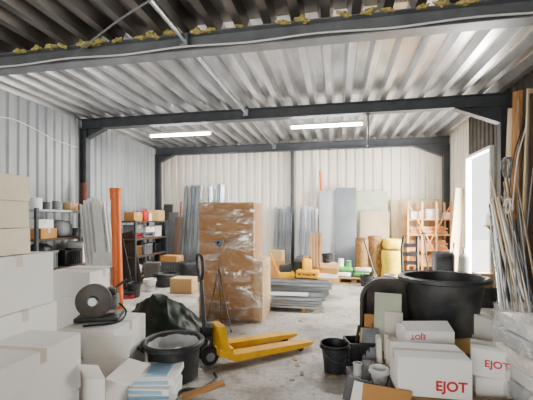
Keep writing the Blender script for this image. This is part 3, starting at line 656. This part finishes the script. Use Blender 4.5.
for gi,(n,lb,gp,m,r,u0,u1,zz) in enumerate(((18,'thin grey conduit in the leaning bundle by the right wall planks','grey conduits leaning on the right wall','greyp',.010,500,552,(.8,2.1)),(14,'faded timber lath in the leaning bundle by the right wall planks','timber laths leaning on the right wall','wood_f',.013,504,554,(.9,2.3)),(12,'dark thin rod in the leaning bundle by the right wall planks','dark rods leaning on the right wall','steel_d',.010,502,552,(.9,2.1)),(14,'thin white plastic conduit in the leaning bundle by the right wall planks','white conduits leaning on the right wall','white',.010,500,552,(.7,2.0)))):
    for i in range(n):
        X0=random.uniform(2.0,2.45); p=onX(u0+(u1-u0)*(i+.5)/n,X0)
        pipe(lb,r,K[m],(p.x,p.y,0),(2.68+.05*random.random(),random.uniform(5.9,6.85),random.uniform(*zz)),'leaning_rod',group=gp)
def coil(label,c,r,n,m,tr=.014,seed=0):
    pts=[]
    for i in range(n*16):
        a=2*PI*i/16; rr=r*(1+.08*math.sin(i*.37+seed)); pts.append((c[0]-.02*math.sin(i*.21+seed)+.012*(i/16-n/2),c[1]+rr*math.cos(a)*.8,c[2]+rr*math.sin(a)*1.15))
    return solo(MB().tube(pts,tr,6),'hose_coil',m,label,'hose')
coil('grey hose coil hanging high on the right wall planks',(2.66,6.15,2.45),.14,4,K['greyp'],.010,1)
coil('white cable coil hanging under the grey hose coil',(2.64,6.05,1.85),.10,3,K['white'],.008,2)
for i,(u,z0,z1,m,lb) in enumerate(((508,3.5,1.6,'blackp','black cable drooping from the roof beside the right column'),(512,3.5,1.5,'white','white cable drooping down the planks on the right wall'),(528,3.3,1.4,'greyp','grey cable drooping down the planks at the picture edge'))):
    p=onX(u,2.62); cable('hanging_cable',lb,[(2.95,p.y+.1,z0),(2.8,p.y,z0-.5),(2.66,p.y-.06,(z0+z1)/2),(2.64,p.y+.05,z1+.2),(2.65,p.y+.12,z1),(2.68,p.y+.2,z1+.25)],.009,K[m])
crate('dark crate on the floor between the right column and the doorway',.4,.4,.36,K['dgrey'],(2.74,7.36,0),5)
carton('small brown carton on the dark crate by the doorway',(.26,.26,.26),(2.76,7.36,.362),10,K['card_l'])
q=onX(464,2.66); t=thing('gas_cylinder','slim grey gas cylinder with valve standing by the bright doorway','gas cylinder',(q.x,q.y,0),0)
MB().lathe([(0,.01),(.09,.0),(.11,.03),(.11,.78),(.10,.85),(.065,.90),(.04,.92),(.04,.94),(0,.94)],24).build('body',K['gas'],t)
MB().lathe([(0,.93),(.028,.93),(.028,1.0),(.014,1.005),(.014,1.03),(0,1.03)],12).lathe([(0,-.03),(.016,-.03),(.016,.03),(0,.03)],10,c=(.03,0,.97),M=Matrix.Rotation(PI/2,4,'Y')).build('valve',K['chrome'],t)
MB().lathe([(0,1.025),(.04,1.025),(.04,1.055),(0,1.055)],12).build('hand_wheel',K['dgrey'],t)
t=thing('wall_bracket_shelf','short timber shelf on brackets between the doorway and the right column','shelf',(2.94,7.34,1.50),0)
MB().box((0,0,.015),(.2,.36,.03),bev=.003).build('shelf_board',K['wood'],t)
for s in (-1,1): MB().prism([(.10,s*.14-.01,0),(-.07,s*.14-.01,0),(.10,s*.14-.01,-.18)],(0,.02,0)).build('bracket',K['steel_d'],t)
jerrycan('white canister on the bracket shelf right of the doorway',K['white'],(2.93,7.42,1.531),90,1.0,K['white'])
paint_can('small grey tin beside the white canister on the bracket shelf',.05,.14,K['greyp'],(2.93,7.23,1.531))
board('pale plank leaning on the right wall beyond the doorway',.2,.02,2.4,K['wood_p'],(2.74,9.15,0),.2,0,'leaning_board','board',roll=90)
# ------------------------------------------------------------------ BACK WALL
def studs(u0,u1,n,L,label,group,m,Y0=10.0,dl=0,tilt=.05):
    so=None
    for i in range(n):
        p=onY(u0+(u1-u0)*(i+.5)/n,Y0+random.uniform(-.06,.06))
        if so is None: so=o=solo(stud_mesh(L,.075,.05),'metal_stud',m,label,'profile',(0,0,0),0,group)
        else: o=dup(so)
        r=min(YB-.1-p.y,.45); lean(o,(p.x,p.y,0),random.uniform(-tilt,tilt),r,L,random.choice((0,0,90,180,12)))
        o.scale=(1,1,1-dl*random.random())
studs(178,198,9,2.78,'long galvanised stud in the left bundle on the back wall behind the dark bags','left bundle of tall studs on the back wall',K['galv'],dl=.06)
studs(203,222,9,2.78,'long galvanised stud in the right bundle on the back wall behind the wrapped load','right bundle of tall studs on the back wall',K['galv'],dl=.06)
studs(272,290,8,2.12,'shorter galvanised stud in the left short bundle beside the wrapped load','left bundle of short studs in the middle of the back wall',K['galv'],dl=.08)
studs(294,316,9,2.12,'shorter galvanised stud in the right short bundle beside the grey panels','right bundle of short studs in the middle of the back wall',K['galv2'],dl=.08)
p=onY(325,10.2); pipe('long orange pipe standing mostly hidden behind the light grey panel',.04,K['orange'],(p.x,p.y,0),(p.x-.14,10.38,3.05),'drain_pipe')
p=onY(329,9.95); board('light grey door panel leaning on the back wall',.55,.04,2.5,K['lpan'],(p.x,p.y,0),0,.35,'door_panel')
p=onY(346,9.85); board('darker grey door panel leaning on the back wall, right of the light grey one',.58,.04,2.58,K['gpan'],(p.x,p.y,0),0,.42,'door_panel')
p=onY(370,10.2); board('wide pale greenish board leaning on the back wall',1.0,.015,2.45,K['pgrn'],(p.x,p.y,0),0,.2,'wide_board')
p=onY(374,9.95); board('pale beige board leaning in front of the greenish board',.78,.015,1.9,K['pink'],(p.x,p.y,0),.05,.28,'wide_board')
p=onY(420,10.36); board('pale board fixed high behind the orange timber rack',1.5,.015,2.2,K['wood_p'],(p.x,p.y,0),0,.06,'wide_board')
p=onY(362,9.5); woolroll('left brown felt roll standing before the pale beige board',.17,1.15,K['broll'],(p.x,p.y,0),'brown felt rolls')
p=onY(375,9.55); woolroll('right brown felt roll standing next to the yellow rolls',.19,1.2,K['broll'],(p.x,p.y,0),'brown felt rolls')
p=onY(392,9.4); woolroll('front yellow insulation roll standing before the timber rack',.26,.85,K['yelroll'],(p.x,p.y,0),'yellow insulation rolls')
p=onY(390,9.97); woolroll('rear yellow insulation roll half hidden by the front one',.22,1.1,K['yelroll'],(p.x,p.y,0),'yellow insulation rolls')
p=onY(392,9.4); sack('loose yellow wool bundle lying on the front yellow roll',(.5,.4,.3),K['yelroll'],(p.x,p.y,.86),15,61,e=.8,amp=.3)
a=onY(407,9.75); RX1=2.93; RW=RX1-a.x; rc=((a.x+RX1)/2,10.0,0)
rack('orange-lit timber scaffold rack loaded with planks in the back right corner',rc,0,RW,.6,(.45,.85,1.25,1.65),2.1,K['wood_o'],K['wood_o'],'timber_rack',nx=4,ut=.045,st=.03,brace=True)
for i,(z,n) in enumerate(((.45,6),(.85,6),(1.25,5))):
    for j in range(n):
        nm=('lowest','middle','upper')[i]
        o=solo(MB().box((0,0,.02),(RW-.14-.05*(j%3),.14,.038),bev=.003),'plank',K['wood_o'] if (i+j)%3 else K['wood_p'],'timber plank on the %s shelf of the orange-lit rack'%nm,'plank',(rc[0]+.02*(j%2),rc[1]-.12+.02*j,z+.001+j*.04),0,'planks on the %s rack shelf'%nm)
for j in range(3):
    carton(('left','middle','right')[j]+' white carton on the top shelf of the orange timber rack',(.3,.34,(.2,.26,.17)[j]),(rc[0]-RW/2+.26+j*.40,rc[1],1.651),(2,-4,6)[j],K['wcard2'])
toolcase('orange tool case on the floor under the timber rack',K['orange'],(rc[0]-.3,rc[1]-.1,.0+.001),4)
carton('brown carton on the floor under the timber rack',(.4,.4,.3),(rc[0]+.25,rc[1]-.05,0),-3,K['card_l'])
def handtruck(label,q,rz,m=None):
    m=m or K['blackp']; t=thing('hand_truck',label,'trolley',q,rz)
    for s in (-1,1):
        MB().tube(smooth([(s*.17,.05,.12),(s*.17,.08,.6),(s*.17,.1,1.0),(s*.15,.02,1.26)],4),.032,8).build('side_rail',m,t)
        w_=MB().lathe([(0,-.03),(.09,-.03),(.12,-.02),(.12,.02),(.09,.03),(0,.03)],20,c=(s*.23,.1,.12),M=Matrix.Rotation(PI/2,4,'Y')).build('wheel',K['rubber'],t)
        MB().lathe([(0,-.034),(.045,-.034),(.045,.034),(0,.034)],14,c=(s*.23,.1,.12),M=Matrix.Rotation(PI/2,4,'Y')).build('hub',K['greyp'],w_)
    for z in (.25,.45,.65,.85,1.05): MB().box((0,.085,z),(.36,.03,.09)).build('cross_bar',m,t)
    MB().box((0,-.1,.02),(.4,.24,.012)).box((0,.03,.09),(.4,.012,.15)).build('toe_plate',K['steel_d'],t)
    MB().tube([(-.22,.1,.12),(.22,.1,.12)],.012,8).build('axle',K['steel_d'],t)
    return t
q=atd(411,7.9); handtruck('black hand truck right of the yellow rolls, before the timber rack',(q.x,q.y,0),8)
q=atd(444,8.3); t=thing('wheelbarrow','black wheelbarrow tipped up on end by the corner beside the gas cylinder','wheelbarrow',(q.x,q.y,0),-20); t.scale=(.85,.85,.85)
tr=MB(); tr.loft([rrect(.36,.5,.08,0),rrect(.52,.74,.1,.24),rrect(.56,.78,.11,.24),rrect(.56,.78,.11,.26),rrect(.48,.7,.1,.25),rrect(.34,.48,.08,.02)])
o=tr.build('tray',K['blackp'],t); o.location=(0,0,.62); o.rotation_euler=(R(80),0,0)
for s in (-1,1):
    MB().tube(smooth([(s*.08,.1,.2),(s*.16,.12,.5),(s*.2,.14,.9),(s*.23,.16,1.2)],4),.02,8).build('handle_tube',K['steel_d'],t)
    MB().tube([(s*.226,.155,1.14),(s*.232,.162,1.28)],.024,8).build('grip',K['rubber'],t)
    MB().tube([(s*.18,.13,.75),(s*.16,.33,.7),(s*.1,.33,.7)],.014,8).build('leg',K['steel_d'],t)
w_=MB().lathe([(.1,-.03),(.15,-.04),(.19,-.03),(.2,0),(.19,.03),(.15,.04),(.1,.03),(.1,-.03)],26,c=(0,.1,.2),M=Matrix.Rotation(PI/2,4,'Y')).build('wheel',K['rubber'],t)
MB().lathe([(0,-.04),(.02,-.04),(.1,-.012),(.1,.012),(.02,.04),(0,.04)],20,c=(0,.1,.2),M=Matrix.Rotation(PI/2,4,'Y')).build('rim',K['greyp'],w_)
def shovel(label,base,top,hm=None):
    L=(V(top)-V(base)).length; t=thing('shovel',label,'shovel',(0,0,0))
    MB().tube([(0,0,.25),(0,0,L-.06)],.022,8).build('shaft',hm or K['wood'],t)
    MB().prism([(-.11,0,.28),(-.12,.012,.1),(-.07,0,.02),(0,-.005,0),(.07,0,.02),(.12,.012,.1),(.11,0,.28),(.03,.01,.3),(-.03,.01,.3)],(0,.006,0)).build('blade',K['steel_d'],t)
    MB().tube([(-.06,0,L-.02),(.06,0,L-.02)],.018,8).tube([(0,0,L-.08),(0,0,L-.02)],.016,8).build('grip',K['blackp'],t)
    return aim(t,base,top)
shovel('black shovel leaning against the brown felt rolls',atd(378,8.7),V((onY(364,9.2).x,9.26,1.15)),K['blackp'])
shovel('black shovel leaning on the orange timber rack, left of the wheelbarrow',atd(430,8.8),V((onY(424,9.55).x,9.6,1.3)),K['blackp'])
q=flo(354,284); pallet('small pallet under the green and white packs before the grey panels',(q.x,q.y+.3,0),0,.95,.6)
PX,PY=q.x,q.y+.3
for i,(dx,dy,z,m,lb) in enumerate(((-.26,-.0,.145,'white','white sack lying left on the small pallet before the grey panels'),(.2,-.0,.145,'green','green sack lying right on the small pallet before the grey panels'),(-.22,.0,.275,'green','green sack on top of the white sack, before the grey panels'),(.24,.02,.275,'pgrn','pale sack on top of the lower green sack on the small pallet'))):
    sack(lb,(.42,.34,.13),K[m],(PX+dx,PY+dy,z),random.uniform(-8,8),i+3)
for i,(dx,h,m,lb) in enumerate(((-.32,.2,'white','white tub can on the sacks, left of the green can'),(-.12,.16,'green','green can on the sacks before the grey panels'),(.26,.17,'cyan','pale blue can on the pale sack'))):
    paint_can(lb,.075,h,K[m],(PX+dx,PY+.02,.398),K['white'])
for i,(u,d,m,r,h,lb) in enumerate(((366,8.6,'blackp',.15,.28,'black bucket on the floor right of the small pallet'),(390,8.5,'greyp',.14,.3,'grey bucket on the floor before the yellow rolls'))):
    q=atd(u,d); bucket(lb,r,r*.78,h,K[m],(q.x,q.y,0),20*i)
q=flo(328,283)
for i,(w,h,m,lb) in enumerate(((.55,.14,'card_l','bottom flat brown carton of the pile before the light grey panel'),(.5,.12,'wcard','second flat pale carton of the pile before the light grey panel'),(.52,.13,'card','third flat brown carton of the pile before the light grey panel'),(.44,.11,'card_l','top flat carton of the pile before the light grey panel'))):
    carton(lb,(w,.4,h),(q.x,q.y+.1,(0,.142,.264,.396)[i]),(0,3,-4,6)[i],K[m])
bucket('black bucket on top of the flat carton pile before the light grey panel',.13,.1,.24,K['blackp'],(q.x-.03,q.y+.1,.51),30)
q=flo(286,283); t=thing('yellow_compactor','small yellow machine with black engine behind the floor stacks of profiles','machine',(q.x,q.y,0),15)
MB().loft([rrect(.5,.36,.04,0),rrect(.56,.4,.05,.05),rrect(.56,.4,.05,.09)]).build('base_plate',K['steel_d'],t)
MB().box((0,0,.2),(.42,.3,.2),bev=.03).build('body',K['yellow'],t)
MB().box((-.02,0,.38),(.3,.26,.18),bev=.03).lathe([(0,-.1),(.08,-.1),(.08,.1),(0,.1)],16,c=(.1,0,.42),M=Matrix.Rotation(PI/2,4,'X')).build('engine',K['blackd'],t)
MB().tube(smooth([(-.2,-.14,.25),(-.35,-.14,.6),(-.4,-.12,.75),(-.4,.12,.75),(-.35,.14,.6),(-.2,.14,.25)],5),.018,8).build('guide_handle',K['yellow'],t)
q=flo(303,284)
toolcase('lower yellow tool case right of the small yellow machine',K['yellow'],(q.x+.1,q.y,0),6,1.25,lm=K['blackp'])
toolcase('upper yellow tool case right of the small yellow machine',K['yellow'],(q.x+.12,q.y,.178),-4,1.25)
jerrycan('yellow canister standing on the yellow tool cases',K['yellow'],(q.x+.1,q.y,.355),20,1.2,K['blackp'])
carton('brown carton between the short studs and the wrapped load',(.45,.4,.5),onY(277,9.6),5,K['card'])
carton('small pale carton on the brown carton by the short studs',(.36,.3,.28),onY(277,9.6,.502),-6,K['card_l'])
q=onY(303,9.6); crate('black crate standing before the short studs',.5,.36,.5,K['blackd'],q,4)
sack('dark bag lying in the black crate before the short studs',(.42,.3,.3),K['dgrey'],(q.x,q.y,.36),0,31,e=.7)
q=onY(311,9.2)
for i in range(4): board('raw timber batten leaning before the short studs by the grey panels',.06,.04,1.3,K['wood'],(q.x+.07*i,q.y+.3,0),.02*i-.05,.3,'batten','wood',group='battens before the short studs')
# clutter at the back left
q=flo(190,283); sack('large dark bag slumped under the tall studs',(.7,.5,.55),K['blackd'],(q.x,q.y+.3,0),10,8,e=.6)
q=flo(184,292); carton('low beige carton on the floor left of the wrapped load',(.5,.4,.33),q,4,K['card_l'])
q=flo(166,286)
tub('lower black mortar tub of the two nested at the back left',.28,.23,.26,K['blackp'],(q.x,q.y,0),0,group='nested tubs at the back left')
tub('upper black mortar tub nested in another at the back left',.28,.23,.26,K['blackp'],(q.x,q.y,.065),40,group='nested tubs at the back left')
q=atd(172,9.5); crate('dark grey crate behind the nested tubs at the back left',.6,.4,.5,K['dgrey'],(q.x,q.y,0),6)
carton('flat brown carton on the dark grey crate at the back left',(.5,.36,.16),(q.x,q.y,.505),-6,K['card'])
q=atd(153,9.3); carton('brown-grey carton standing left of the nested tubs',(.4,.4,.5),(q.x,q.y,0),12,K['tubbrown'])
for i,(u,d,w,L,m,lb) in enumerate(((128,8.2,.30,1.2,'blackd','dark board leaning on the workshop rack, near end'),(137,8.75,.34,1.35,'wood_d','dark brown board leaning on the workshop rack, middle'),(146,9.2,.3,1.1,'dgrey','grey board leaning on the workshop rack, far end'))):
    q=atd(u,d); board(lb,w,.02,L,K[m],(q.x-.0,q.y,0),-.28,.02,'leaning_board','board',roll=90)
for i,(u,m,w,L,lb) in enumerate(((160,'blackd',.3,2.15,'tall black board leaning in the back left corner'),(165.5,'dgrey',.3,1.9,'dark grey board leaning in the back left corner'),(171,'wood_d',.25,1.75,'dark brown board leaning in the back left corner'))):
    p=onY(u,9.9-.08*i); board(lb,w,.025,L,K[m],(p.x+.12,p.y,0),-.03,.38,'leaning_board')
p=onY(176,9.85); pipe('thin red rod leaning beside the tall studs',.02,K['redp'],(p.x,p.y,0),(p.x-.1,10.42,2.2),'rod')
# ------------------------------------------------------------------ LEFT WALL RACKS
r1=(-5.28,5.95,0)
rack('dark steel rack with pale top shelf along the left wall',r1,90,1.7,.55,(.2,.75,1.3,1.82),1.84,K['steel_d'],K['wood_d'],top=K['lpan'])
for i,(dy,kind,lb) in enumerate(((-.68,'can','white paint can first from the camera on the left wall rack'),(-.45,'jar','dark tin second along the top of the left wall rack'),(-.2,'can2','grey paint can third along the top of the left wall rack'),(.1,'box','small brown box on top of the left wall rack'),(.42,'can3','small red tin on top of the left wall rack'),(.65,'jc','white canister at the far end on top of the left wall rack'))):
    L_=(r1[0]+.1,r1[1]+dy,1.821)
    if kind=='box': carton(lb,(.22,.24,.15),L_,5,K['card_l'])
    elif kind=='jc': jerrycan(lb,K['white'],L_,80,.8)
    else: paint_can(lb,{'can':.09,'jar':.06,'can2':.085,'can3':.055}[kind],{'can':.2,'jar':.14,'can2':.17,'can3':.12}[kind],K[{'can':'white','jar':'dgrey','can2':'greyp','can3':'redp'}[kind]],L_)
carton('flat brown carton on the second shelf of the left wall rack, near end',(.4,.42,.18),(r1[0]+.03,r1[1]-.55,1.301),6,K['card'])
carton('small white carton on the brown one on the second shelf of the left wall rack',(.3,.34,.16),(r1[0]+.04,r1[1]-.56,1.483),-8,K['wcard'])
sack('grey bag on the second shelf of the left wall rack',(.36,.4,.34),K['greyp'],(r1[0]+.06,r1[1]-.08,1.301),0,71,e=.7)
for j in range(4): paint_can('small dark tin on the second shelf of the left wall rack',.055,.17,K['dgrey'] ,(r1[0]+.16,r1[1]+.2+.13*j,1.301),group='dark tins on the second rack shelf')
toolcase('green tool case at the back of the second shelf of the left wall rack',K['green'],(r1[0]-.1,r1[1]+.4,1.301),90,.9)
crate('grey crate on the third shelf of the left wall rack, near end',.45,.4,.32,K['greyp'],(r1[0]+.02,r1[1]-.5,.751),90)
sack('dark bag bulging from the grey crate on the third shelf',(.36,.32,.24),K['blackd'],(r1[0]+.02,r1[1]-.5,.97),0,73,e=.7)
crate('black crate on the third shelf of the left wall rack, middle',.42,.4,.30,K['blackp'],(r1[0]+.02,r1[1]+.1,.751),88)
carton('white carton on the third shelf of the left wall rack',(.36,.36,.42),(r1[0],r1[1]+.55,.751),3,K['wcard'])
carton('brown carton on the lowest shelf of the left wall rack, near end',(.4,.5,.36),(r1[0],r1[1]-.5,.201),-3,K['card'])
jerrycan('green canister on the lowest shelf of the left wall rack',K['green'],(r1[0]+.1,r1[1]+.05,.201),80,1.5)
jerrycan('white canister on the lowest shelf of the left wall rack',K['white'],(r1[0]+.1,r1[1]+.45,.201),84,1.6)
solo(MB().lathe([(0,0),(.07,0),(.07,.62),(.045,.62),(.045,.59),(0,.59)],16),'carpet_roll',K['brown'],'brown rolled mat standing on the left wall rack by the column','roll',(r1[0]-.1,r1[1]+.76,1.821))
so=None
for i in range(7):
    p=atd(86+4.0*i,6.9-.02*i); lb='pale metal profile leaning before the left column, beside the rack'
    if so is None: so=o=solo(stud_mesh(2.15,.09,.05),'leaning_profile',K['white'],lb,'profile',(0,0,0),0,'pale profiles before the left column')
    else: o=dup(so)
    lean(o,(p.x+.14,p.y,0),-.34+.03*random.random(),.10,2.15,random.choice((0,90,40))); o.scale=(1,1,1-.12*random.random())
q=atd(70,5.3); crate('dark grey crate on the floor before the left wall rack',.5,.4,.42,K['dgrey'],(q.x,q.y,0),10)
carton('white carton on the dark grey crate before the left wall rack',(.5,.4,.4),(q.x+.02,q.y,.425),4,K['wcard'])
q=atd(92,5.6); bucket('dusty black bucket between the crate and the white panel',.16,.12,.32,K['blackd'],(q.x,q.y,0),20)
for i,(u,m,w,L,lb) in enumerate(((95,'white',.16,2.15,'white strip leaning by the left column, nearest the rack'),(101,'wcard2',.12,1.95,'second white strip leaning by the left column'),(107,'lpan',.2,1.7,'pale grey strip leaning by the left column, furthest from the rack'))):
    p=onY(u,7.3+.08*i); board(lb,w,.03,L,K[m],(p.x,p.y,0),-.34+.06*i,0,'leaning_strip','board',roll=90)
q=atd(106,5.3); board('white panel propped upright left of the orange pipe',.34,.03,1.15,K['white'],(q.x,q.y,0),-.1,.12,'white_panel')
q=atd(99,6.1); carton('tall white carton on the floor behind the white panel',(.4,.4,.7),(q.x,q.y,0),6,K['wcard2'])
r2=(-5.2,8.75,0)
rack('dark workshop rack along the left wall beyond the column',r2,90,1.7,.65,(.2,.7,1.15,1.6),1.62,K['steel_d'],K['wood_d'],'workshop_rack')
carton('brown carton on top of the workshop rack, far end',(.5,.45,.3),(r2[0]+.05,r2[1]+.5,1.601),4,K['card_l'])
carton('small brown carton on top of the workshop rack, near end',(.3,.35,.22),(r2[0]+.08,r2[1]-.55,1.601),-5,K['card'])
jerrycan('red canister on top of the workshop rack',K['redp'],(r2[0]+.15,r2[1]-.12,1.601),85,1.1,K['blackp'])
paint_can('white can between the red canister and the brown carton',.1,.22,K['white'],(r2[0]+.12,r2[1]+.12,1.601))
toolcase('red tool case on the second shelf of the workshop rack',K['redp'],(r2[0]+.05,r2[1]-.52,1.151),95)
carton('grey carton lying on the red tool case of the workshop rack',(.34,.4,.2),(r2[0]+.06,r2[1]-.52,1.297),6,K['greyp'])
toolcase('grey tool case on the second shelf of the workshop rack',K['greyp'],(r2[0]+.05,r2[1]+.02,1.151),88)
carton('flat pale carton on the grey tool case of the workshop rack',(.34,.4,.14),(r2[0]+.08,r2[1]+.02,1.295),-5,K['wcard'])
carton('pale carton on the second shelf of the workshop rack',(.35,.35,.3),(r2[0],r2[1]+.58,1.151),0,K['wcard'])
crate('brown crate on the third shelf of the workshop rack',.42,.4,.26,K['broll'],(r2[0],r2[1]-.5,.701),90)
crate('grey crate on the third shelf of the workshop rack',.42,.4,.28,K['greyp'],(r2[0],r2[1]+.04,.701),90)
crate('black crate on the third shelf of the workshop rack',.4,.4,.26,K['blackp'],(r2[0],r2[1]+.56,.701),90)
for i,(dy,lb) in enumerate(((-.5,'near white sack on the lowest shelf of the workshop rack'),(.1,'middle white sack on the lowest shelf of the workshop rack'))):
    sack(lb,(.5,.5,.28),K['powder'],(r2[0],r2[1]+dy,.201),0,20+i,amp=.06)
q=flo(134,297); bucket('black bucket on the floor before the workshop rack',.15,.115,.3,K['blackp'],q,10)
q=flo(150,291); bucket('white bucket on the floor before the workshop rack',.14,.115,.28,K['white'],q,40)
q=flo(122,298); toolcase('red and black tool case on the floor before the workshop rack',K['redp'],q,30,1.1,lm=K['blackp'])
def broom(label,base,top):
    L=(V(top)-V(base)).length; t=thing('broom',label,'broom',(0,0,0))
    MB().tube([(0,0,.12),(0,0,L)],.013,8).build('stick',K['wood'],t); MB().box((0,0,.1),(.36,.06,.05),bev=.008).build('head',K['wood_d'],t)
    MB().prism([(-.17,-.025,.075),(.17,-.025,.075),(.19,-.04,0),(-.19,-.04,0)],(0,.065,0)).build('bristles',K['blackd'],t); return aim(t,base,top)
broom('broom leaning in the corner between the workshop rack and the black boards',(-5.35,9.85,0),(-5.35,10.4,1.7))
# ------------------------------------------------------------------ light
def area(name,loc,rot,sx,sy,e,c=(1,1,1)):
    l=bpy.data.lights.new(name,'AREA'); l.shape='RECTANGLE'; l.size=sx; l.size_y=sy; l.energy=e; l.color=c
    o=bpy.data.objects.new(name,l); C.objects.link(o); o.location=loc; o.rotation_euler=[R(a) for a in rot]; return o
area('gate_daylight',(-1.4,-3.0,1.45),(80,0,0),5,2.5,215,(1,.985,.96))
for u,d in ((180,8.2),(326,7.41)):
    p=atd(u,d); area('lamp_light',(p.x,p.y,3.57),(0,0,0),1.5,.12,150,(1,.985,.96))
area('roof_fill',(-1.3,5.6,2.75),(180,0,0),7.0,2.4,36,(.98,.99,1))  # added fill lamp facing up, stands in for light bounced onto the roof
area('roof_fill',(-1.3,8.7,2.75),(180,0,0),7.0,2.4,30,(.98,.99,1))  # the same added upward fill for the rear bay
# daylight pouring through the doorway in the right wall: lamp set in the opening itself, plus hazy sun
area('doorway_daylight',(XR+.10,(DY0+DY1)/2,1.55),(90,0,90),1.2,2.9,680,(1,.97,.92))
s_=bpy.data.lights.new('hazy_sun','SUN'); s_.energy=18; s_.angle=R(16); s_.color=(1,.95,.86); so_=bpy.data.objects.new('hazy_sun',s_); C.objects.link(so_)
so_.location=(8,4,6); so_.rotation_euler=V((-.78,.36,-.52)).to_track_quat('-Z','Y').to_euler()
w=bpy.data.worlds.new('World'); bpy.context.scene.world=w; w.use_nodes=True
bg=w.node_tree.nodes['Background']; bg.inputs[0].default_value=(1,.995,.985,1); bg.inputs[1].default_value=2.8
cam=bpy.data.cameras.new('Camera'); cam.sensor_width=36; cam.lens=36*F/533; cam.shift_y=(VH-200)/533; cam.clip_start=.05
co=bpy.data.objects.new('Camera',cam); C.objects.link(co); co.location=(0,0,H); co.rotation_euler=(PI/2,0,TH); bpy.context.scene.camera=co
